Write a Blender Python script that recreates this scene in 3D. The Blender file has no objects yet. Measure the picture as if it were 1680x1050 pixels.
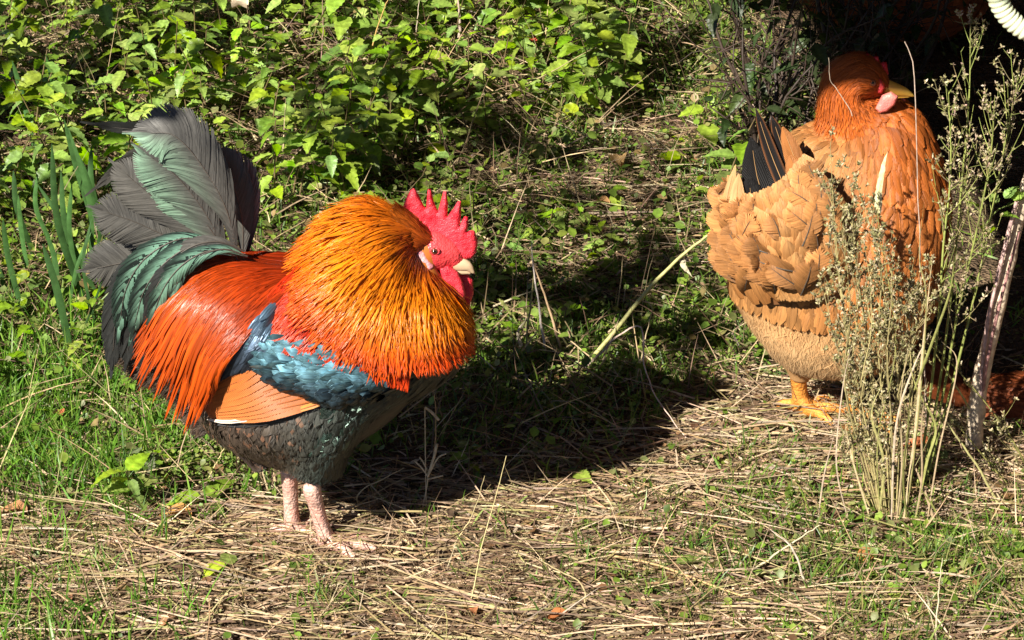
import bpy, math, random
import numpy as np
from mathutils import Vector, Matrix, geometry
random.seed(7)
rng = np.random.default_rng(11)
SC = bpy.context.scene
COL = SC.collection

# ------------------------------------------------------------------ camera
PITCH = math.radians(24.0)
LENS = 120.0
FPX = 1680 * LENS / 36.0
SP, CP = math.sin(PITCH), math.cos(PITCH)
RIGHT = np.array([1.0, 0, 0]); UP = np.array([0, SP, CP]); FWD = np.array([0, CP, -SP])
ZC = FPX / 1100.0
CAM = -(FWD * ZC + RIGHT * ((505 - 840) / FPX * ZC) - UP * ((905 - 525) / FPX * ZC))
cam_data = bpy.data.cameras.new('camera')
cam_data.lens = LENS; cam_data.sensor_width = 36.0
cam_data.clip_start = 0.1; cam_data.clip_end = 300.0
cam = bpy.data.objects.new('camera', cam_data)
COL.objects.link(cam)
cam.location = CAM; cam.rotation_euler = (math.pi / 2 - PITCH, 0, 0)
SC.camera = cam

# ------------------------------------------------------------------ sky, sun, exposure
SUN_D = np.array([0.45, 0.60, -0.56]); SUN_D /= np.linalg.norm(SUN_D)
ELEV = math.asin(-SUN_D[2])
world = bpy.data.worlds.new('World'); SC.world = world
world.use_nodes = True
wn = world.node_tree; wn.nodes.clear()
wo = wn.nodes.new('ShaderNodeOutputWorld'); wb = wn.nodes.new('ShaderNodeBackground')
ws = wn.nodes.new('ShaderNodeTexSky'); ws.sky_type = 'NISHITA'; ws.sun_disc = False
ws.air_density = 0.3; ws.dust_density = 0.1; ws.sun_elevation = ELEV; ws.sun_rotation = math.atan2(-SUN_D[0], -SUN_D[1])
wb.inputs[1].default_value = 0.05
wn.links.new(ws.outputs[0], wb.inputs[0]); wn.links.new(wb.outputs[0], wo.inputs[0])
sun_data = bpy.data.lights.new('sun', 'SUN'); sun_data.energy = 5.0
sun_data.angle = math.radians(0.5); sun_data.color = (1.0, 0.94, 0.83)
sun = bpy.data.objects.new('sun', sun_data); COL.objects.link(sun)
sun.rotation_euler = Vector(SUN_D).to_track_quat('-Z', 'Y').to_euler()
sun.location = (-3, -4, 5)
SC.view_settings.view_transform = 'Standard'; SC.view_settings.look = 'None'
SC.view_settings.gamma = 1.0; SC.view_settings.use_curve_mapping = False
SC.view_settings.exposure = 1.2
SC.cycles.diffuse_bounces = 3

# ------------------------------------------------------------------ helpers
def P(px, py, Y):
    """point of the plane y = Y seen at photo pixel (px, py); arrays allowed"""
    px, py, Y = np.broadcast_arrays(np.asarray(px, float), np.asarray(py, float), np.asarray(Y, float))
    d = FWD + RIGHT * ((px - 840) / FPX)[..., None] - UP * ((py - 525) / FPX)[..., None]
    t = (Y - CAM[1]) / d[..., 1]
    return CAM + d * t[..., None]

def G(px, py, z=0.0):
    px, py = np.broadcast_arrays(np.asarray(px, float), np.asarray(py, float))
    d = FWD + RIGHT * ((px - 840) / FPX)[..., None] - UP * ((py - 525) / FPX)[..., None]
    t = (z - CAM[2]) / d[..., 2]
    return CAM + d * t[..., None]

def proj(p):
    v = np.asarray(p, float) - CAM
    z = v @ FWD
    return 840 + FPX * (v @ RIGHT) / z, 525 - FPX * (v @ UP) / z

def gh(x, y):
    x = np.asarray(x, float); y = np.asarray(y, float)
    h = (0.010 * np.sin(3.1 * x + 1.3 * y + 0.4) + 0.008 * np.sin(5.3 * y - 2.2 * x + 1.0)
         + 0.005 * np.sin(11 * x + 3) * np.cos(9 * y + 1) + 0.003 * np.sin(23 * x + 17 * y))
    h = h * np.clip(2.0 - np.hypot(x, y) * 0.05, 0, 1)
    h = h + 0.05 * np.exp(-(((x - 1.15) / 0.16) ** 2 + ((y - 0.80) / 0.12) ** 2))      # low mound at the right
    h = h - 0.045 * np.exp(-(((x - 0.98) / 0.13) ** 2 + ((y - 0.62) / 0.12) ** 2))     # dust-bath hollow
    flat = np.exp(-((x / 0.18) ** 2 + ((y - 0.0) / 0.15) ** 2)) + np.exp(-(((x - 0.82) / 0.16) ** 2 + ((y - YH) / 0.12) ** 2))
    return h * (1 - np.clip(flat, 0, 1))
YH = float(G(1320, 688)[1])

def link(o, parent=None):
    COL.objects.link(o)
    if parent is not None: o.parent = parent
    return o

def tag(o, label=None, cat=None, group=None, kind=None):
    if label:
        o['label'] = label
        if len(label.replace('-', ' ').replace("'", ' ').split()) > 16: print('LONG', label)
    if cat: o['category'] = cat
    if group: o['group'] = group
    if kind: o['kind'] = kind
    return o

def empty(name, loc, label, cat, group=None, rz=0.0):
    o = bpy.data.objects.new(name, None)
    o.empty_display_size = 0.05
    o.location = [float(v) for v in loc]; o.rotation_euler = (0, 0, rz)
    link(o); tag(o, label, cat, group)
    return o

def mesh_np(name, V, F, mat, col=None, fuv=None, smooth=True):
    """F: list of arrays (n, k) of faces of the same size k"""
    if not isinstance(F, (list, tuple)): F = [F]
    F = [np.asarray(f, np.int64) for f in F if len(f)]
    me = bpy.data.meshes.new(name)
    V = np.asarray(V, np.float32).reshape(-1, 3)
    me.vertices.add(len(V)); me.vertices.foreach_set('co', V.ravel())
    nl = sum(f.size for f in F); nf = sum(len(f) for f in F)
    me.loops.add(nl); me.polygons.add(nf)
    me.loops.foreach_set('vertex_index', np.concatenate([f.ravel() for f in F]).astype(np.int32))
    st = []; o = 0
    for f in F:
        st.append(o + np.arange(len(f)) * f.shape[1]); o += f.size
    me.polygons.foreach_set('loop_start', np.concatenate(st).astype(np.int32))
    me.update(calc_edges=True)
    me.polygons.foreach_set('use_smooth', np.full(nf, smooth))
    if col is not None:
        a = me.color_attributes.new('Col', 'FLOAT_COLOR', 'POINT')
        c = np.ones((len(V), 4), np.float32); c[:, :3] = np.asarray(col, np.float32).reshape(-1, 3)
        a.data.foreach_set('color', c.ravel())
    if fuv is not None:
        a = me.attributes.new('fuv', 'FLOAT_VECTOR', 'POINT')
        a.data.foreach_set('vector', np.asarray(fuv, np.float32).reshape(-1, 3).ravel())
    me.materials.append(mat)
    return me

def obj_np(name, V, F, mat, parent=None, col=None, fuv=None, smooth=True):
    V = np.asarray(V, float).reshape(-1, 3)
    base = np.array(world_loc(parent)) if parent is not None else np.array([V[:, 0].mean(), V[:, 1].mean(), V[:, 2].min()])
    o = bpy.data.objects.new(name, mesh_np(name, V - base, F, mat, col, fuv, smooth))
    if parent is None: o.location = base
    return link(o, parent)

def world_loc(o):
    p = Vector(o.location)
    while o.parent is not None:
        o = o.parent; p = p + Vector(o.location)
    return p

def nrm(v):
    return v / np.maximum(np.linalg.norm(v, axis=-1, keepdims=True), 1e-9)

class Geo:
    """collects vertices / faces / colours for one joined mesh"""
    def __init__(s): s.V = []; s.F = {}; s.C = []; s.U = []; s.n = 0
    def add(s, V, F, col=(0.5, 0.5, 0.5), fuv=None):
        V = np.asarray(V, float).reshape(-1, 3); F = np.asarray(F, np.int64)
        s.F.setdefault(F.shape[1], []).append(F + s.n)
        s.V.append(V); c = np.asarray(col, float)
        s.C.append(np.broadcast_to(c, (len(V), 3)) if c.ndim == 1 else c.reshape(-1, 3))
        s.U.append(np.zeros((len(V), 3)) if fuv is None else np.asarray(fuv, float).reshape(-1, 3))
        s.n += len(V); return s
    def arrays(s):
        return np.concatenate(s.V), [np.concatenate(f) for f in s.F.values()], np.concatenate(s.C), np.concatenate(s.U)
    def build(s, name, mat, parent=None, smooth=True):
        V, F, C, U = s.arrays()
        return obj_np(name, V, F, mat, parent, C, U, smooth)
    def tris(s):
        return sum(len(f) * (k - 2) for k, l in s.F.items() for f in l)

def ribbons(cen, side, up, A=3, cup=0.3, prof=None):
    """cen (N,K,3); side (N,K,3) half-width vectors; up (N,K,3) unit; A verts across. returns V,F,fuv"""
    N, K = cen.shape[:2]
    a = np.linspace(-1, 1, A)
    w = np.linalg.norm(side, axis=-1, keepdims=True)
    V = cen[:, :, None, :] + side[:, :, None, :] * a[None, None, :, None] \
        + (up * w * cup)[:, :, None, :] * (1 - a ** 2)[None, None, :, None]
    idx = np.arange(N * K * A).reshape(N, K, A)
    q = np.stack([idx[:, :-1, :-1], idx[:, :-1, 1:], idx[:, 1:, 1:], idx[:, 1:, :-1]], -1).reshape(-1, 4)
    L = np.concatenate([np.zeros((N, 1)), np.cumsum(np.linalg.norm(np.diff(cen, axis=1), axis=-1), 1)], 1)
    fu = np.zeros((N, K, A, 3))
    fu[..., 0] = a[None, None, :]; fu[..., 1] = L[:, :, None]
    fu[..., 2] = rng.random(N)[:, None, None]
    return V.reshape(-1, 3), q, fu.reshape(-1, 3)

def tubes(cen, rad, S=5):
    """cen (N,K,3), rad (N,K)"""
    N, K = cen.shape[:2]
    tan = nrm(np.gradient(cen, axis=1))
    ref = np.where(np.abs(tan[..., 2:3]) > 0.9, np.array([1.0, 0, 0]), np.array([0, 0, 1.0]))
    ref = np.broadcast_to(ref[:, :1], tan.shape)
    s = nrm(np.cross(tan, ref)); t = np.cross(tan, s)
    an = np.arange(S) * 2 * math.pi / S
    V = cen[:, :, None] + rad[:, :, None, None] * (s[:, :, None] * np.cos(an)[:, None] + t[:, :, None] * np.sin(an)[:, None])
    idx = np.arange(N * K * S).reshape(N, K, S); nx = np.roll(idx, -1, 2)
    q = np.stack([idx[:, :-1], nx[:, :-1], nx[:, 1:], idx[:, 1:]], -1).reshape(-1, 4)
    return V.reshape(-1, 3), q

def cr(pts, t):
    """Catmull-Rom through pts (M,D) at t in [0,1]"""
    pts = np.asarray(pts, float); M = len(pts)
    x = np.clip(t, 0, 1) * (M - 1); i = np.minimum(x.astype(int), M - 2); f = (x - i)[:, None]
    p = np.concatenate([[2 * pts[0] - pts[1]], pts, [2 * pts[-1] - pts[-2]]])
    a, b, c, d = p[i], p[i + 1], p[i + 2], p[i + 3]
    return 0.5 * ((2 * b) + (-a + c) * f + (2 * a - 5 * b + 4 * c - d) * f ** 2 + (-a + 3 * b - 3 * c + d) * f ** 3)

class Patch:
    """surface through guide curves; guides[u][t] = (px, py, Y) or world points"""
    def __init__(s, guides, Y0=0.0, world=False, n=48, flip=None):
        g = np.array(guides, float)
        W = g if world else P(g[..., 0], g[..., 1], g[..., 2] + Y0)
        nu, nt = W.shape[:2]
        tt = np.linspace(0, 1, n)
        A = np.stack([cr(W[i], tt) for i in range(nu)])            # nu, n, 3
        B = np.stack([cr(A[:, j], tt) for j in range(n)], 1)       # n(u), n(t), 3
        s.n = n; s.S = B
        du = np.gradient(B, axis=0); dt = np.gradient(B, axis=1)
        N = nrm(np.cross(du, dt))
        c = B.mean((0, 1)) + np.array([0, 0.6, -0.15]) if flip is None else np.asarray(flip)
        sgn = np.sign(((B - c) * N).sum(-1).mean())
        s.N = N * sgn
    def samp(s, A, u, t):
        u = np.clip(u, 0, 1) * (s.n - 1); t = t * (s.n - 1)
        i = np.clip(u.astype(int), 0, s.n - 2); j = np.clip(t.astype(int), 0, s.n - 2)
        f = (u - i)[..., None]; h = (t - j)[..., None]
        return (A[i, j] * (1 - f) * (1 - h) + A[i + 1, j] * f * (1 - h) + A[i, j + 1] * (1 - f) * h + A[i + 1, j + 1] * f * h)
    def pos(s, u, t): return s.samp(s.S, u, t)
    def nor(s, u, t): return nrm(s.samp(s.N, u, np.clip(t, 0, 1)))
    def grid(s, inset=0.004):
        V = s.S - s.N * inset
        idx = np.arange(s.n * s.n).reshape(s.n, s.n)
        q = np.stack([idx[:-1, :-1], idx[:-1, 1:], idx[1:, 1:], idx[1:, :-1]], -1).reshape(-1, 4)
        return V.reshape(-1, 3), q

def shape_w(kind, k):
    if kind == 'hackle': return np.interp(k, [0, .15, .5, .85, 1], [.35, .8, 1, .6, .04])
    if kind == 'round': return np.interp(k, [0, .2, .6, .85, .95, 1], [.5, .85, 1, .85, .55, .12])
    if kind == 'long': return np.interp(k, [0, .1, .4, .8, .94, 1], [.3, .7, 1, .9, .6, .1])
    if kind == 'blade': return np.interp(k, [0, .2, .6, 1], [.6, 1, .85, .03])
    if kind == 'hair': return np.interp(k, [0, .5, 1], [1, .8, .1])

def lay(patch, N, length, width, kind, colf, lift=0.003, K=5, A=3, cup=0.35, u=None, t=None, drift=0.02,
        tmax=1.0, jit=0.0, base=0.0, order=True, mirror=False, geo=None, over=0.12, wob=0.0, roll_s=0.22):
    """lay N feathers along a patch. length in t units, width in metres (half)."""
    g = geo if geo is not None else Geo()
    u0 = rng.random(N) if u is None else u
    t0 = (rng.random(N) ** 0.85) * tmax if t is None else t
    ln = length * (0.75 + 0.5 * rng.random(N))
    t0 = np.minimum(t0, tmax + over - ln * 0.9)
    k = np.linspace(0, 1, K)
    T = t0[:, None] + ln[:, None] * k
    dr = (rng.normal(0, drift, N))[:, None] * k + (rng.normal(0, wob, N))[:, None] * np.sin(k * 3)
    U = u0[:, None] + dr
    Tc = np.clip(T, 0, 1)
    p = patch.pos(U, Tc); n = patch.nor(U, Tc)
    # extrapolate past the end of the patch
    e = patch.pos(U, np.full_like(T, 1.0)) - patch.pos(U, np.full_like(T, 0.97))
    p = p + e * ((T - Tc) / 0.03)[..., None]
    lf = lift * (0.5 + rng.random(N))
    p = p + n * (base + rng.random(N)[:, None] * 0.0015 + lf[:, None] * k ** 1.5)[..., None]
    if jit: p = p + rng.normal(0, jit, (N, 1, 3)) * k[None, :, None]
    tan = nrm(np.gradient(p, axis=1))
    sd = nrm(np.cross(n, tan))
    w = width * (0.75 + 0.5 * rng.random(N))
    side = sd * (w[:, None] * shape_w(kind, k)[None, :])[..., None]
    roll = rng.normal(0, roll_s, N)
    side = side + n * (w * roll)[:, None, None] * shape_w(kind, k)[None, :, None]
    V, F, fu = ribbons(p, side, n, A, cup)
    col = colf(u0[:, None], Tc, k[None, :], rng.random(N)[:, None])          # (N,K,3)
    col = np.repeat(col[:, :, None, :], A, 2).reshape(-1, 3)
    g.add(V, F, np.clip(col, 0, 1), fu)
    if mirror:
        V2 = V.copy(); y = V2[:, 1]
        V2[:, 1] = np.where(y < 0, -0.65 * y, -0.3 * y); V2[:, 2] -= 0.25 * np.abs(y)
        g.add(V2, F[:, ::-1], np.clip(col, 0, 1), fu)
    return g

def mixc(*stops):
    xs = [s[0] for s in stops]; cs = np.array([s[1] for s in stops], float)
    return lambda x: np.stack([np.interp(x, xs, cs[:, i]) for i in range(3)], -1)

def loft(stations, S=24):
    """stations: list of (centre(3), a_vec(3), b_vec(3)); closed ends"""
    an = np.arange(S) * 2 * math.pi / S
    V = np.concatenate([np.asarray(c) + np.outer(np.cos(an), a) + np.outer(np.sin(an), b) for c, a, b in stations])
    M = len(stations); idx = np.arange(M * S).reshape(M, S); nx = np.roll(idx, -1, 1)
    q = np.stack([idx[:-1], nx[:-1], nx[1:], idx[1:]], -1).reshape(-1, 4)
    V = np.concatenate([V, [stations[0][0], stations[-1][0]]])
    a, b = M * S, M * S + 1
    t = np.concatenate([np.stack([np.full(S, a), nx[0], idx[0]], -1), np.stack([np.full(S, b), idx[-1], nx[-1]], -1)])
    return V, q, t

def path_loft(px, py, Y, rz, ry, Y0=0.0, n=40, S=24):
    """loft along a path drawn in pixels at depth Y; rz, ry radii in metres across the path / towards the camera"""
    W = P(np.array(px, float), np.array(py, float), np.array(Y, float) + Y0)
    D = np.concatenate([W, np.array(rz, float)[:, None], np.array(ry, float)[:, None]], 1)
    D = cr(D, np.linspace(0, 1, n)); c = D[:, :3]
    tan = nrm(np.gradient(c, axis=0))
    b = np.array([0, 1.0, 0]); b = nrm(b - tan * (tan @ b)[:, None]); a = np.cross(tan, b)
    return loft([(c[i], a[i] * max(D[i, 3], 1e-4), b[i] * max(D[i, 4], 1e-4)) for i in range(n)], S)

def path_patch(px, py, Y, rz, ry, a0, a1, Y0=0.0, na=15, nt=14, t0=0.0, t1=1.0, out=0.0):
    """patch on the surface of path_loft; angles in degrees, t range along the path"""
    W = P(np.array(px, float), np.array(py, float), np.array(Y, float) + Y0)
    D = np.concatenate([W, np.array(rz, float)[:, None], np.array(ry, float)[:, None]], 1)
    D = cr(D, np.linspace(0, 1, 40)); tan = nrm(np.gradient(D[:, :3], axis=0))
    b = np.array([0, 1.0, 0]); b = nrm(b - tan * (tan @ b)[:, None]); a = np.cross(tan, b)
    i = np.linspace(t0 * 39, t1 * 39, nt).astype(int)
    g = [[D[j, :3] + a[j] * (D[j, 3] + out) * math.cos(math.radians(an)) + b[j] * (D[j, 4] + out) * math.sin(math.radians(an)) for j in i] for an in np.linspace(a0, a1, na)]
    return Patch(g, world=True, n=64, flip=D[i, :3].mean(0))

def inflate(outline, T, w, Y0, res=5.0, bump=0.0, lean=None):
    """pillow-shaped solid from a pixel outline at depth Y0 (comb, wattles)"""
    o = [Vector((float(x), float(y))) for x, y in outline]
    pts = []
    for i in range(len(o)):
        a, b = o[i], o[(i + 1) % len(o)]; m = max(1, int((b - a).length / res))
        pts += [a.lerp(b, j / m) for j in range(m)]
    nb = len(pts); ring = pts[:]
    def dist(p):
        best = 1e9
        for i in range(nb):
            a, b = ring[i], ring[(i + 1) % nb]; ab = b - a
            t = max(0, min(1, (p - a).dot(ab) / max(ab.length_squared, 1e-9)))
            best = min(best, (p - a - ab * t).length)
        return best
    def inside(p):
        c = False
        for i in range(nb):
            a, b = ring[i], ring[i - 1]
            if (a.y > p.y) != (b.y > p.y) and p.x < (b.x - a.x) * (p.y - a.y) / (b.y - a.y) + a.x: c = not c
        return c
    xs = [p.x for p in ring]; ys = [p.y for p in ring]
    x = min(xs)
    d_in = []
    row = 0
    y = min(ys)
    while y < max(ys):
        x = min(xs) + (row % 2) * res / 2
        while x < max(xs):
            p = Vector((x, y))
            if inside(p):
                dd = dist(p)
                if dd > res * 0.45: pts.append(p); d_in.append(dd)
            x += res
        y += res * 0.87; row += 1
    r = geometry.delaunay_2d_cdt(pts, [(i, (i + 1) % nb) for i in range(nb)], [], 1, 1e-4)
    vs, fs = r[0], r[2]
    d = np.array([0.0 if dist(v) < 0.2 else dist(v) for v in vs])
    th = T * np.sqrt(np.clip(1 - (1 - np.clip(d / w, 0, 1)) ** 2, 0, 1))
    px = np.array([v.x for v in vs]); py = np.array([v.y for v in vs])
    th = th * (1 + bump * rng.normal(0, 1, len(th)))
    yc = Y0 if lean is None else Y0 + lean(px, py)
    Vf = P(px, py, yc); Vb = Vf.copy(); Vf[:, 1] -= th; Vb[:, 1] += th
    F = np.array(fs); n = len(vs)
    # one shared rim
    rim = d == 0
    mp = np.where(rim, np.arange(n), np.arange(n) + n)
    return np.concatenate([Vf, Vb]), [F, mp[F][:, ::-1]]

# ------------------------------------------------------------------ materials
def new_mat(name):
    m = bpy.data.materials.new(name); m.use_nodes = True
    nt = m.node_tree; nt.nodes.clear()
    out = nt.nodes.new('ShaderNodeOutputMaterial')
    b = nt.nodes.new('ShaderNodeBsdfPrincipled')
    nt.links.new(b.outputs[0], out.inputs[0])
    return m, nt, b, out

def N(nt, typ, **kw):
    n = nt.nodes.new(typ)
    for k, v in kw.items(): setattr(n, k, v)
    return n

def math_n(nt, op, a, b=None, c=None):
    n = N(nt, 'ShaderNodeMath', operation=op)
    for i, v in enumerate((a, b, c)):
        if v is None: continue
        if isinstance(v, (int, float)): n.inputs[i].default_value = v
        else: nt.links.new(v, n.inputs[i])
    return n.outputs[0]

def mul_col(nt, col, fac):
    n = N(nt, 'ShaderNodeVectorMath', operation='SCALE')
    nt.links.new(col, n.inputs[0]); nt.links.new(fac, n.inputs['Scale'])
    return n.outputs[0]

def feather_mat(name, rough=0.4, spec=0.5, metal=0.0, streak=0.5, sx=2.2, sy=14.0, barb=0.0, bfreq=900.0, trans=0.0, lo=0.6, hi=1.3, aniso=0.0):
    m, nt, b, out = new_mat(name)
    L = nt.links
    col = N(nt, 'ShaderNodeAttribute', attribute_name='Col').outputs['Color']
    fuv = N(nt, 'ShaderNodeAttribute', attribute_name='fuv').outputs['Vector']
    sep = N(nt, 'ShaderNodeSeparateXYZ'); L.new(fuv, sep.inputs[0])
    comb = N(nt, 'ShaderNodeCombineXYZ')
    r = math_n(nt, 'MULTIPLY', sep.outputs[2], 97.0)
    L.new(math_n(nt, 'MULTIPLY_ADD', sep.outputs[0], sx, r), comb.inputs[0])
    ax = math_n(nt, 'ABSOLUTE', sep.outputs[0])
    L.new(math_n(nt, 'MULTIPLY', sep.outputs[1], sy), comb.inputs[1]); L.new(r, comb.inputs[2])
    no = N(nt, 'ShaderNodeTexNoise'); no.inputs['Scale'].default_value = 1.0; no.inputs['Detail'].default_value = 3.0
    L.new(comb.outputs[0], no.inputs['Vector'])
    mr = N(nt, 'ShaderNodeMapRange'); mr.inputs[1].default_value = 0.3; mr.inputs[2].default_value = 0.7
    mr.inputs[3].default_value = lo; mr.inputs[4].default_value = hi
    L.new(no.outputs[0], mr.inputs[0])
    c = mul_col(nt, col, mr.outputs[0])
    hgt = no.outputs[0]
    if barb:
        ph = math_n(nt, 'MULTIPLY', math_n(nt, 'MULTIPLY_ADD', ax, -0.028, sep.outputs[1]), bfreq)
        ph = math_n(nt, 'MULTIPLY_ADD', no.outputs[0], 5.0, ph)
        s = math_n(nt, 'SINE', ph)
        f = math_n(nt, 'MULTIPLY_ADD', s, barb * 0.5, 1.0)
        c = mul_col(nt, c, f)
        # dark shaft line down the middle
        sh = N(nt, 'ShaderNodeMapRange'); L.new(ax, sh.inputs[0])
        sh.inputs[1].default_value = 0.03; sh.inputs[2].default_value = 0.07
        sh.inputs[3].default_value = 0.7; sh.inputs[4].default_value = 1.0
        c = mul_col(nt, c, sh.outputs[0])
        hgt = math_n(nt, 'MULTIPLY_ADD', s, 0.6, no.outputs[0])
    L.new(c, b.inputs['Base Color'])
    bp = N(nt, 'ShaderNodeBump'); bp.inputs['Strength'].default_value = streak; bp.inputs['Distance'].default_value = 0.0015
    L.new(hgt, bp.inputs['Height']); L.new(bp.outputs[0], b.inputs['Normal'])
    b.inputs['Roughness'].default_value = rough; b.inputs['Specular IOR Level'].default_value = spec
    b.inputs['Metallic'].default_value = metal
    if trans:
        tr = N(nt, 'ShaderNodeBsdfTranslucent'); L.new(c, tr.inputs[0])
        mx = N(nt, 'ShaderNodeMixShader'); mx.inputs[0].default_value = trans
        L.new(b.outputs[0], mx.inputs[1]); L.new(tr.outputs[0], mx.inputs[2]); L.new(mx.outputs[0], out.inputs[0])
    return m

def plant_mat(name, rough=0.45, spec=0.4, trans=0.3, lo=0.7, hi=1.25, scale=60.0, objrand=False, bump=0.3, tint=(1.15, 1.25, 0.5), base=None):
    m, nt, b, out = new_mat(name)
    L = nt.links
    if base is None: col = N(nt, 'ShaderNodeAttribute', attribute_name='Col').outputs['Color']
    else:
        rgb = N(nt, 'ShaderNodeRGB'); rgb.outputs[0].default_value = (*base, 1); col = rgb.outputs[0]
    geo = N(nt, 'ShaderNodeNewGeometry')
    no = N(nt, 'ShaderNodeTexNoise'); no.inputs['Scale'].default_value = scale; no.inputs['Detail'].default_value = 3.0
    L.new(geo.outputs['Position'], no.inputs['Vector'])
    mr = N(nt, 'ShaderNodeMapRange'); mr.inputs[1].default_value = 0.3; mr.inputs[2].default_value = 0.7
    mr.inputs[3].default_value = lo; mr.inputs[4].default_value = hi
    L.new(no.outputs[0], mr.inputs[0])
    f = mr.outputs[0]
    c = mul_col(nt, col, f)
    if objrand:
        oi = N(nt, 'ShaderNodeObjectInfo')
        hs = N(nt, 'ShaderNodeHueSaturation')
        L.new(math_n(nt, 'MULTIPLY_ADD', oi.outputs['Random'], 0.045, 0.475), hs.inputs['Hue'])
        rv = math_n(nt, 'FRACT', math_n(nt, 'MULTIPLY', oi.outputs['Random'], 7.31))
        L.new(math_n(nt, 'MULTIPLY_ADD', rv, 0.7, 0.65), hs.inputs['Value'])
        rs = math_n(nt, 'FRACT', math_n(nt, 'MULTIPLY', oi.outputs['Random'], 13.7))
        L.new(math_n(nt, 'MULTIPLY_ADD', rs, 0.3, 0.8), hs.inputs['Saturation'])
        L.new(c, hs.inputs['Color']); c = hs.outputs[0]
    L.new(c, b.inputs['Base Color'])
    bp = N(nt, 'ShaderNodeBump'); bp.inputs['Strength'].default_value = bump; bp.inputs['Distance'].default_value = 0.002
    L.new(no.outputs[0], bp.inputs['Height']); L.new(bp.outputs[0], b.inputs['Normal'])
    b.inputs['Roughness'].default_value = rough; b.inputs['Specular IOR Level'].default_value = spec
    if trans:
        tr = N(nt, 'ShaderNodeBsdfTranslucent')
        vm = N(nt, 'ShaderNodeVectorMath', operation='MULTIPLY'); L.new(c, vm.inputs[0]); vm.inputs[1].default_value = tint
        L.new(vm.outputs[0], tr.inputs[0])
        mx = N(nt, 'ShaderNodeMixShader'); mx.inputs[0].default_value = trans
        L.new(b.outputs[0], mx.inputs[1]); L.new(tr.outputs[0], mx.inputs[2]); L.new(mx.outputs[0], out.inputs[0])
    return m

def skin_mat(name, c1, c2, rough=0.45, spec=0.5, scale=500.0, bump=0.6, sss=0.15, scutes=False):
    m, nt, b, out = new_mat(name); L = nt.links
    geo = N(nt, 'ShaderNodeNewGeometry')
    v = N(nt, 'ShaderNodeTexVoronoi'); v.inputs['Scale'].default_value = scale
    no = N(nt, 'ShaderNodeTexNoise'); no.inputs['Scale'].default_value = scale * 0.15; no.inputs['Detail'].default_value = 4
    L.new(geo.outputs['Position'], v.inputs['Vector']); L.new(geo.outputs['Position'], no.inputs['Vector'])
    mx = N(nt, 'ShaderNodeMix', data_type='RGBA'); mx.inputs[6].default_value = (*c1, 1); mx.inputs[7].default_value = (*c2, 1)
    mr = N(nt, 'ShaderNodeMapRange'); mr.inputs[1].default_value = 0.35; mr.inputs[2].default_value = 0.65
    L.new(no.outputs[0], mr.inputs[0]); L.new(mr.outputs[0], mx.inputs[0])
    L.new(mx.outputs[2], b.inputs['Base Color'])
    bp = N(nt, 'ShaderNodeBump'); bp.inputs['Strength'].default_value = bump; bp.inputs['Distance'].default_value = 0.0012
    h = v.outputs['Distance']
    if scutes:                                            # overlapping plates across the shank, soil rubbed in between
        sp = N(nt, 'ShaderNodeSeparateXYZ'); L.new(geo.outputs['Position'], sp.inputs[0])
        fr = math_n(nt, 'FRACT', math_n(nt, 'MULTIPLY_ADD', sp.outputs[2], 210.0, math_n(nt, 'MULTIPLY', no.outputs[0], 1.6)))
        h = math_n(nt, 'MULTIPLY_ADD', fr, 1.6, v.outputs['Distance'])
        ln = N(nt, 'ShaderNodeMapRange'); L.new(fr, ln.inputs[0]); ln.inputs[1].default_value = 0.0; ln.inputs[2].default_value = 0.22
        ln.inputs[3].default_value = 0.62; ln.inputs[4].default_value = 1.0
        n3 = N(nt, 'ShaderNodeTexNoise'); n3.inputs['Scale'].default_value = 70; n3.inputs['Detail'].default_value = 5; L.new(geo.outputs['Position'], n3.inputs['Vector'])
        dr = N(nt, 'ShaderNodeMapRange'); L.new(n3.outputs[0], dr.inputs[0]); dr.inputs[1].default_value = 0.45; dr.inputs[2].default_value = 0.75
        dr.inputs[3].default_value = 1.0; dr.inputs[4].default_value = 0.5
        L.new(mul_col(nt, mul_col(nt, mx.outputs[2], ln.outputs[0]), dr.outputs[0]), b.inputs['Base Color'])
    L.new(h, bp.inputs['Height']); L.new(bp.outputs[0], b.inputs['Normal'])
    b.inputs['Roughness'].default_value = rough; b.inputs['Specular IOR Level'].default_value = spec
    b.inputs['Subsurface Weight'].default_value = sss; b.inputs['Subsurface Scale'].default_value = 0.004
    return m

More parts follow.
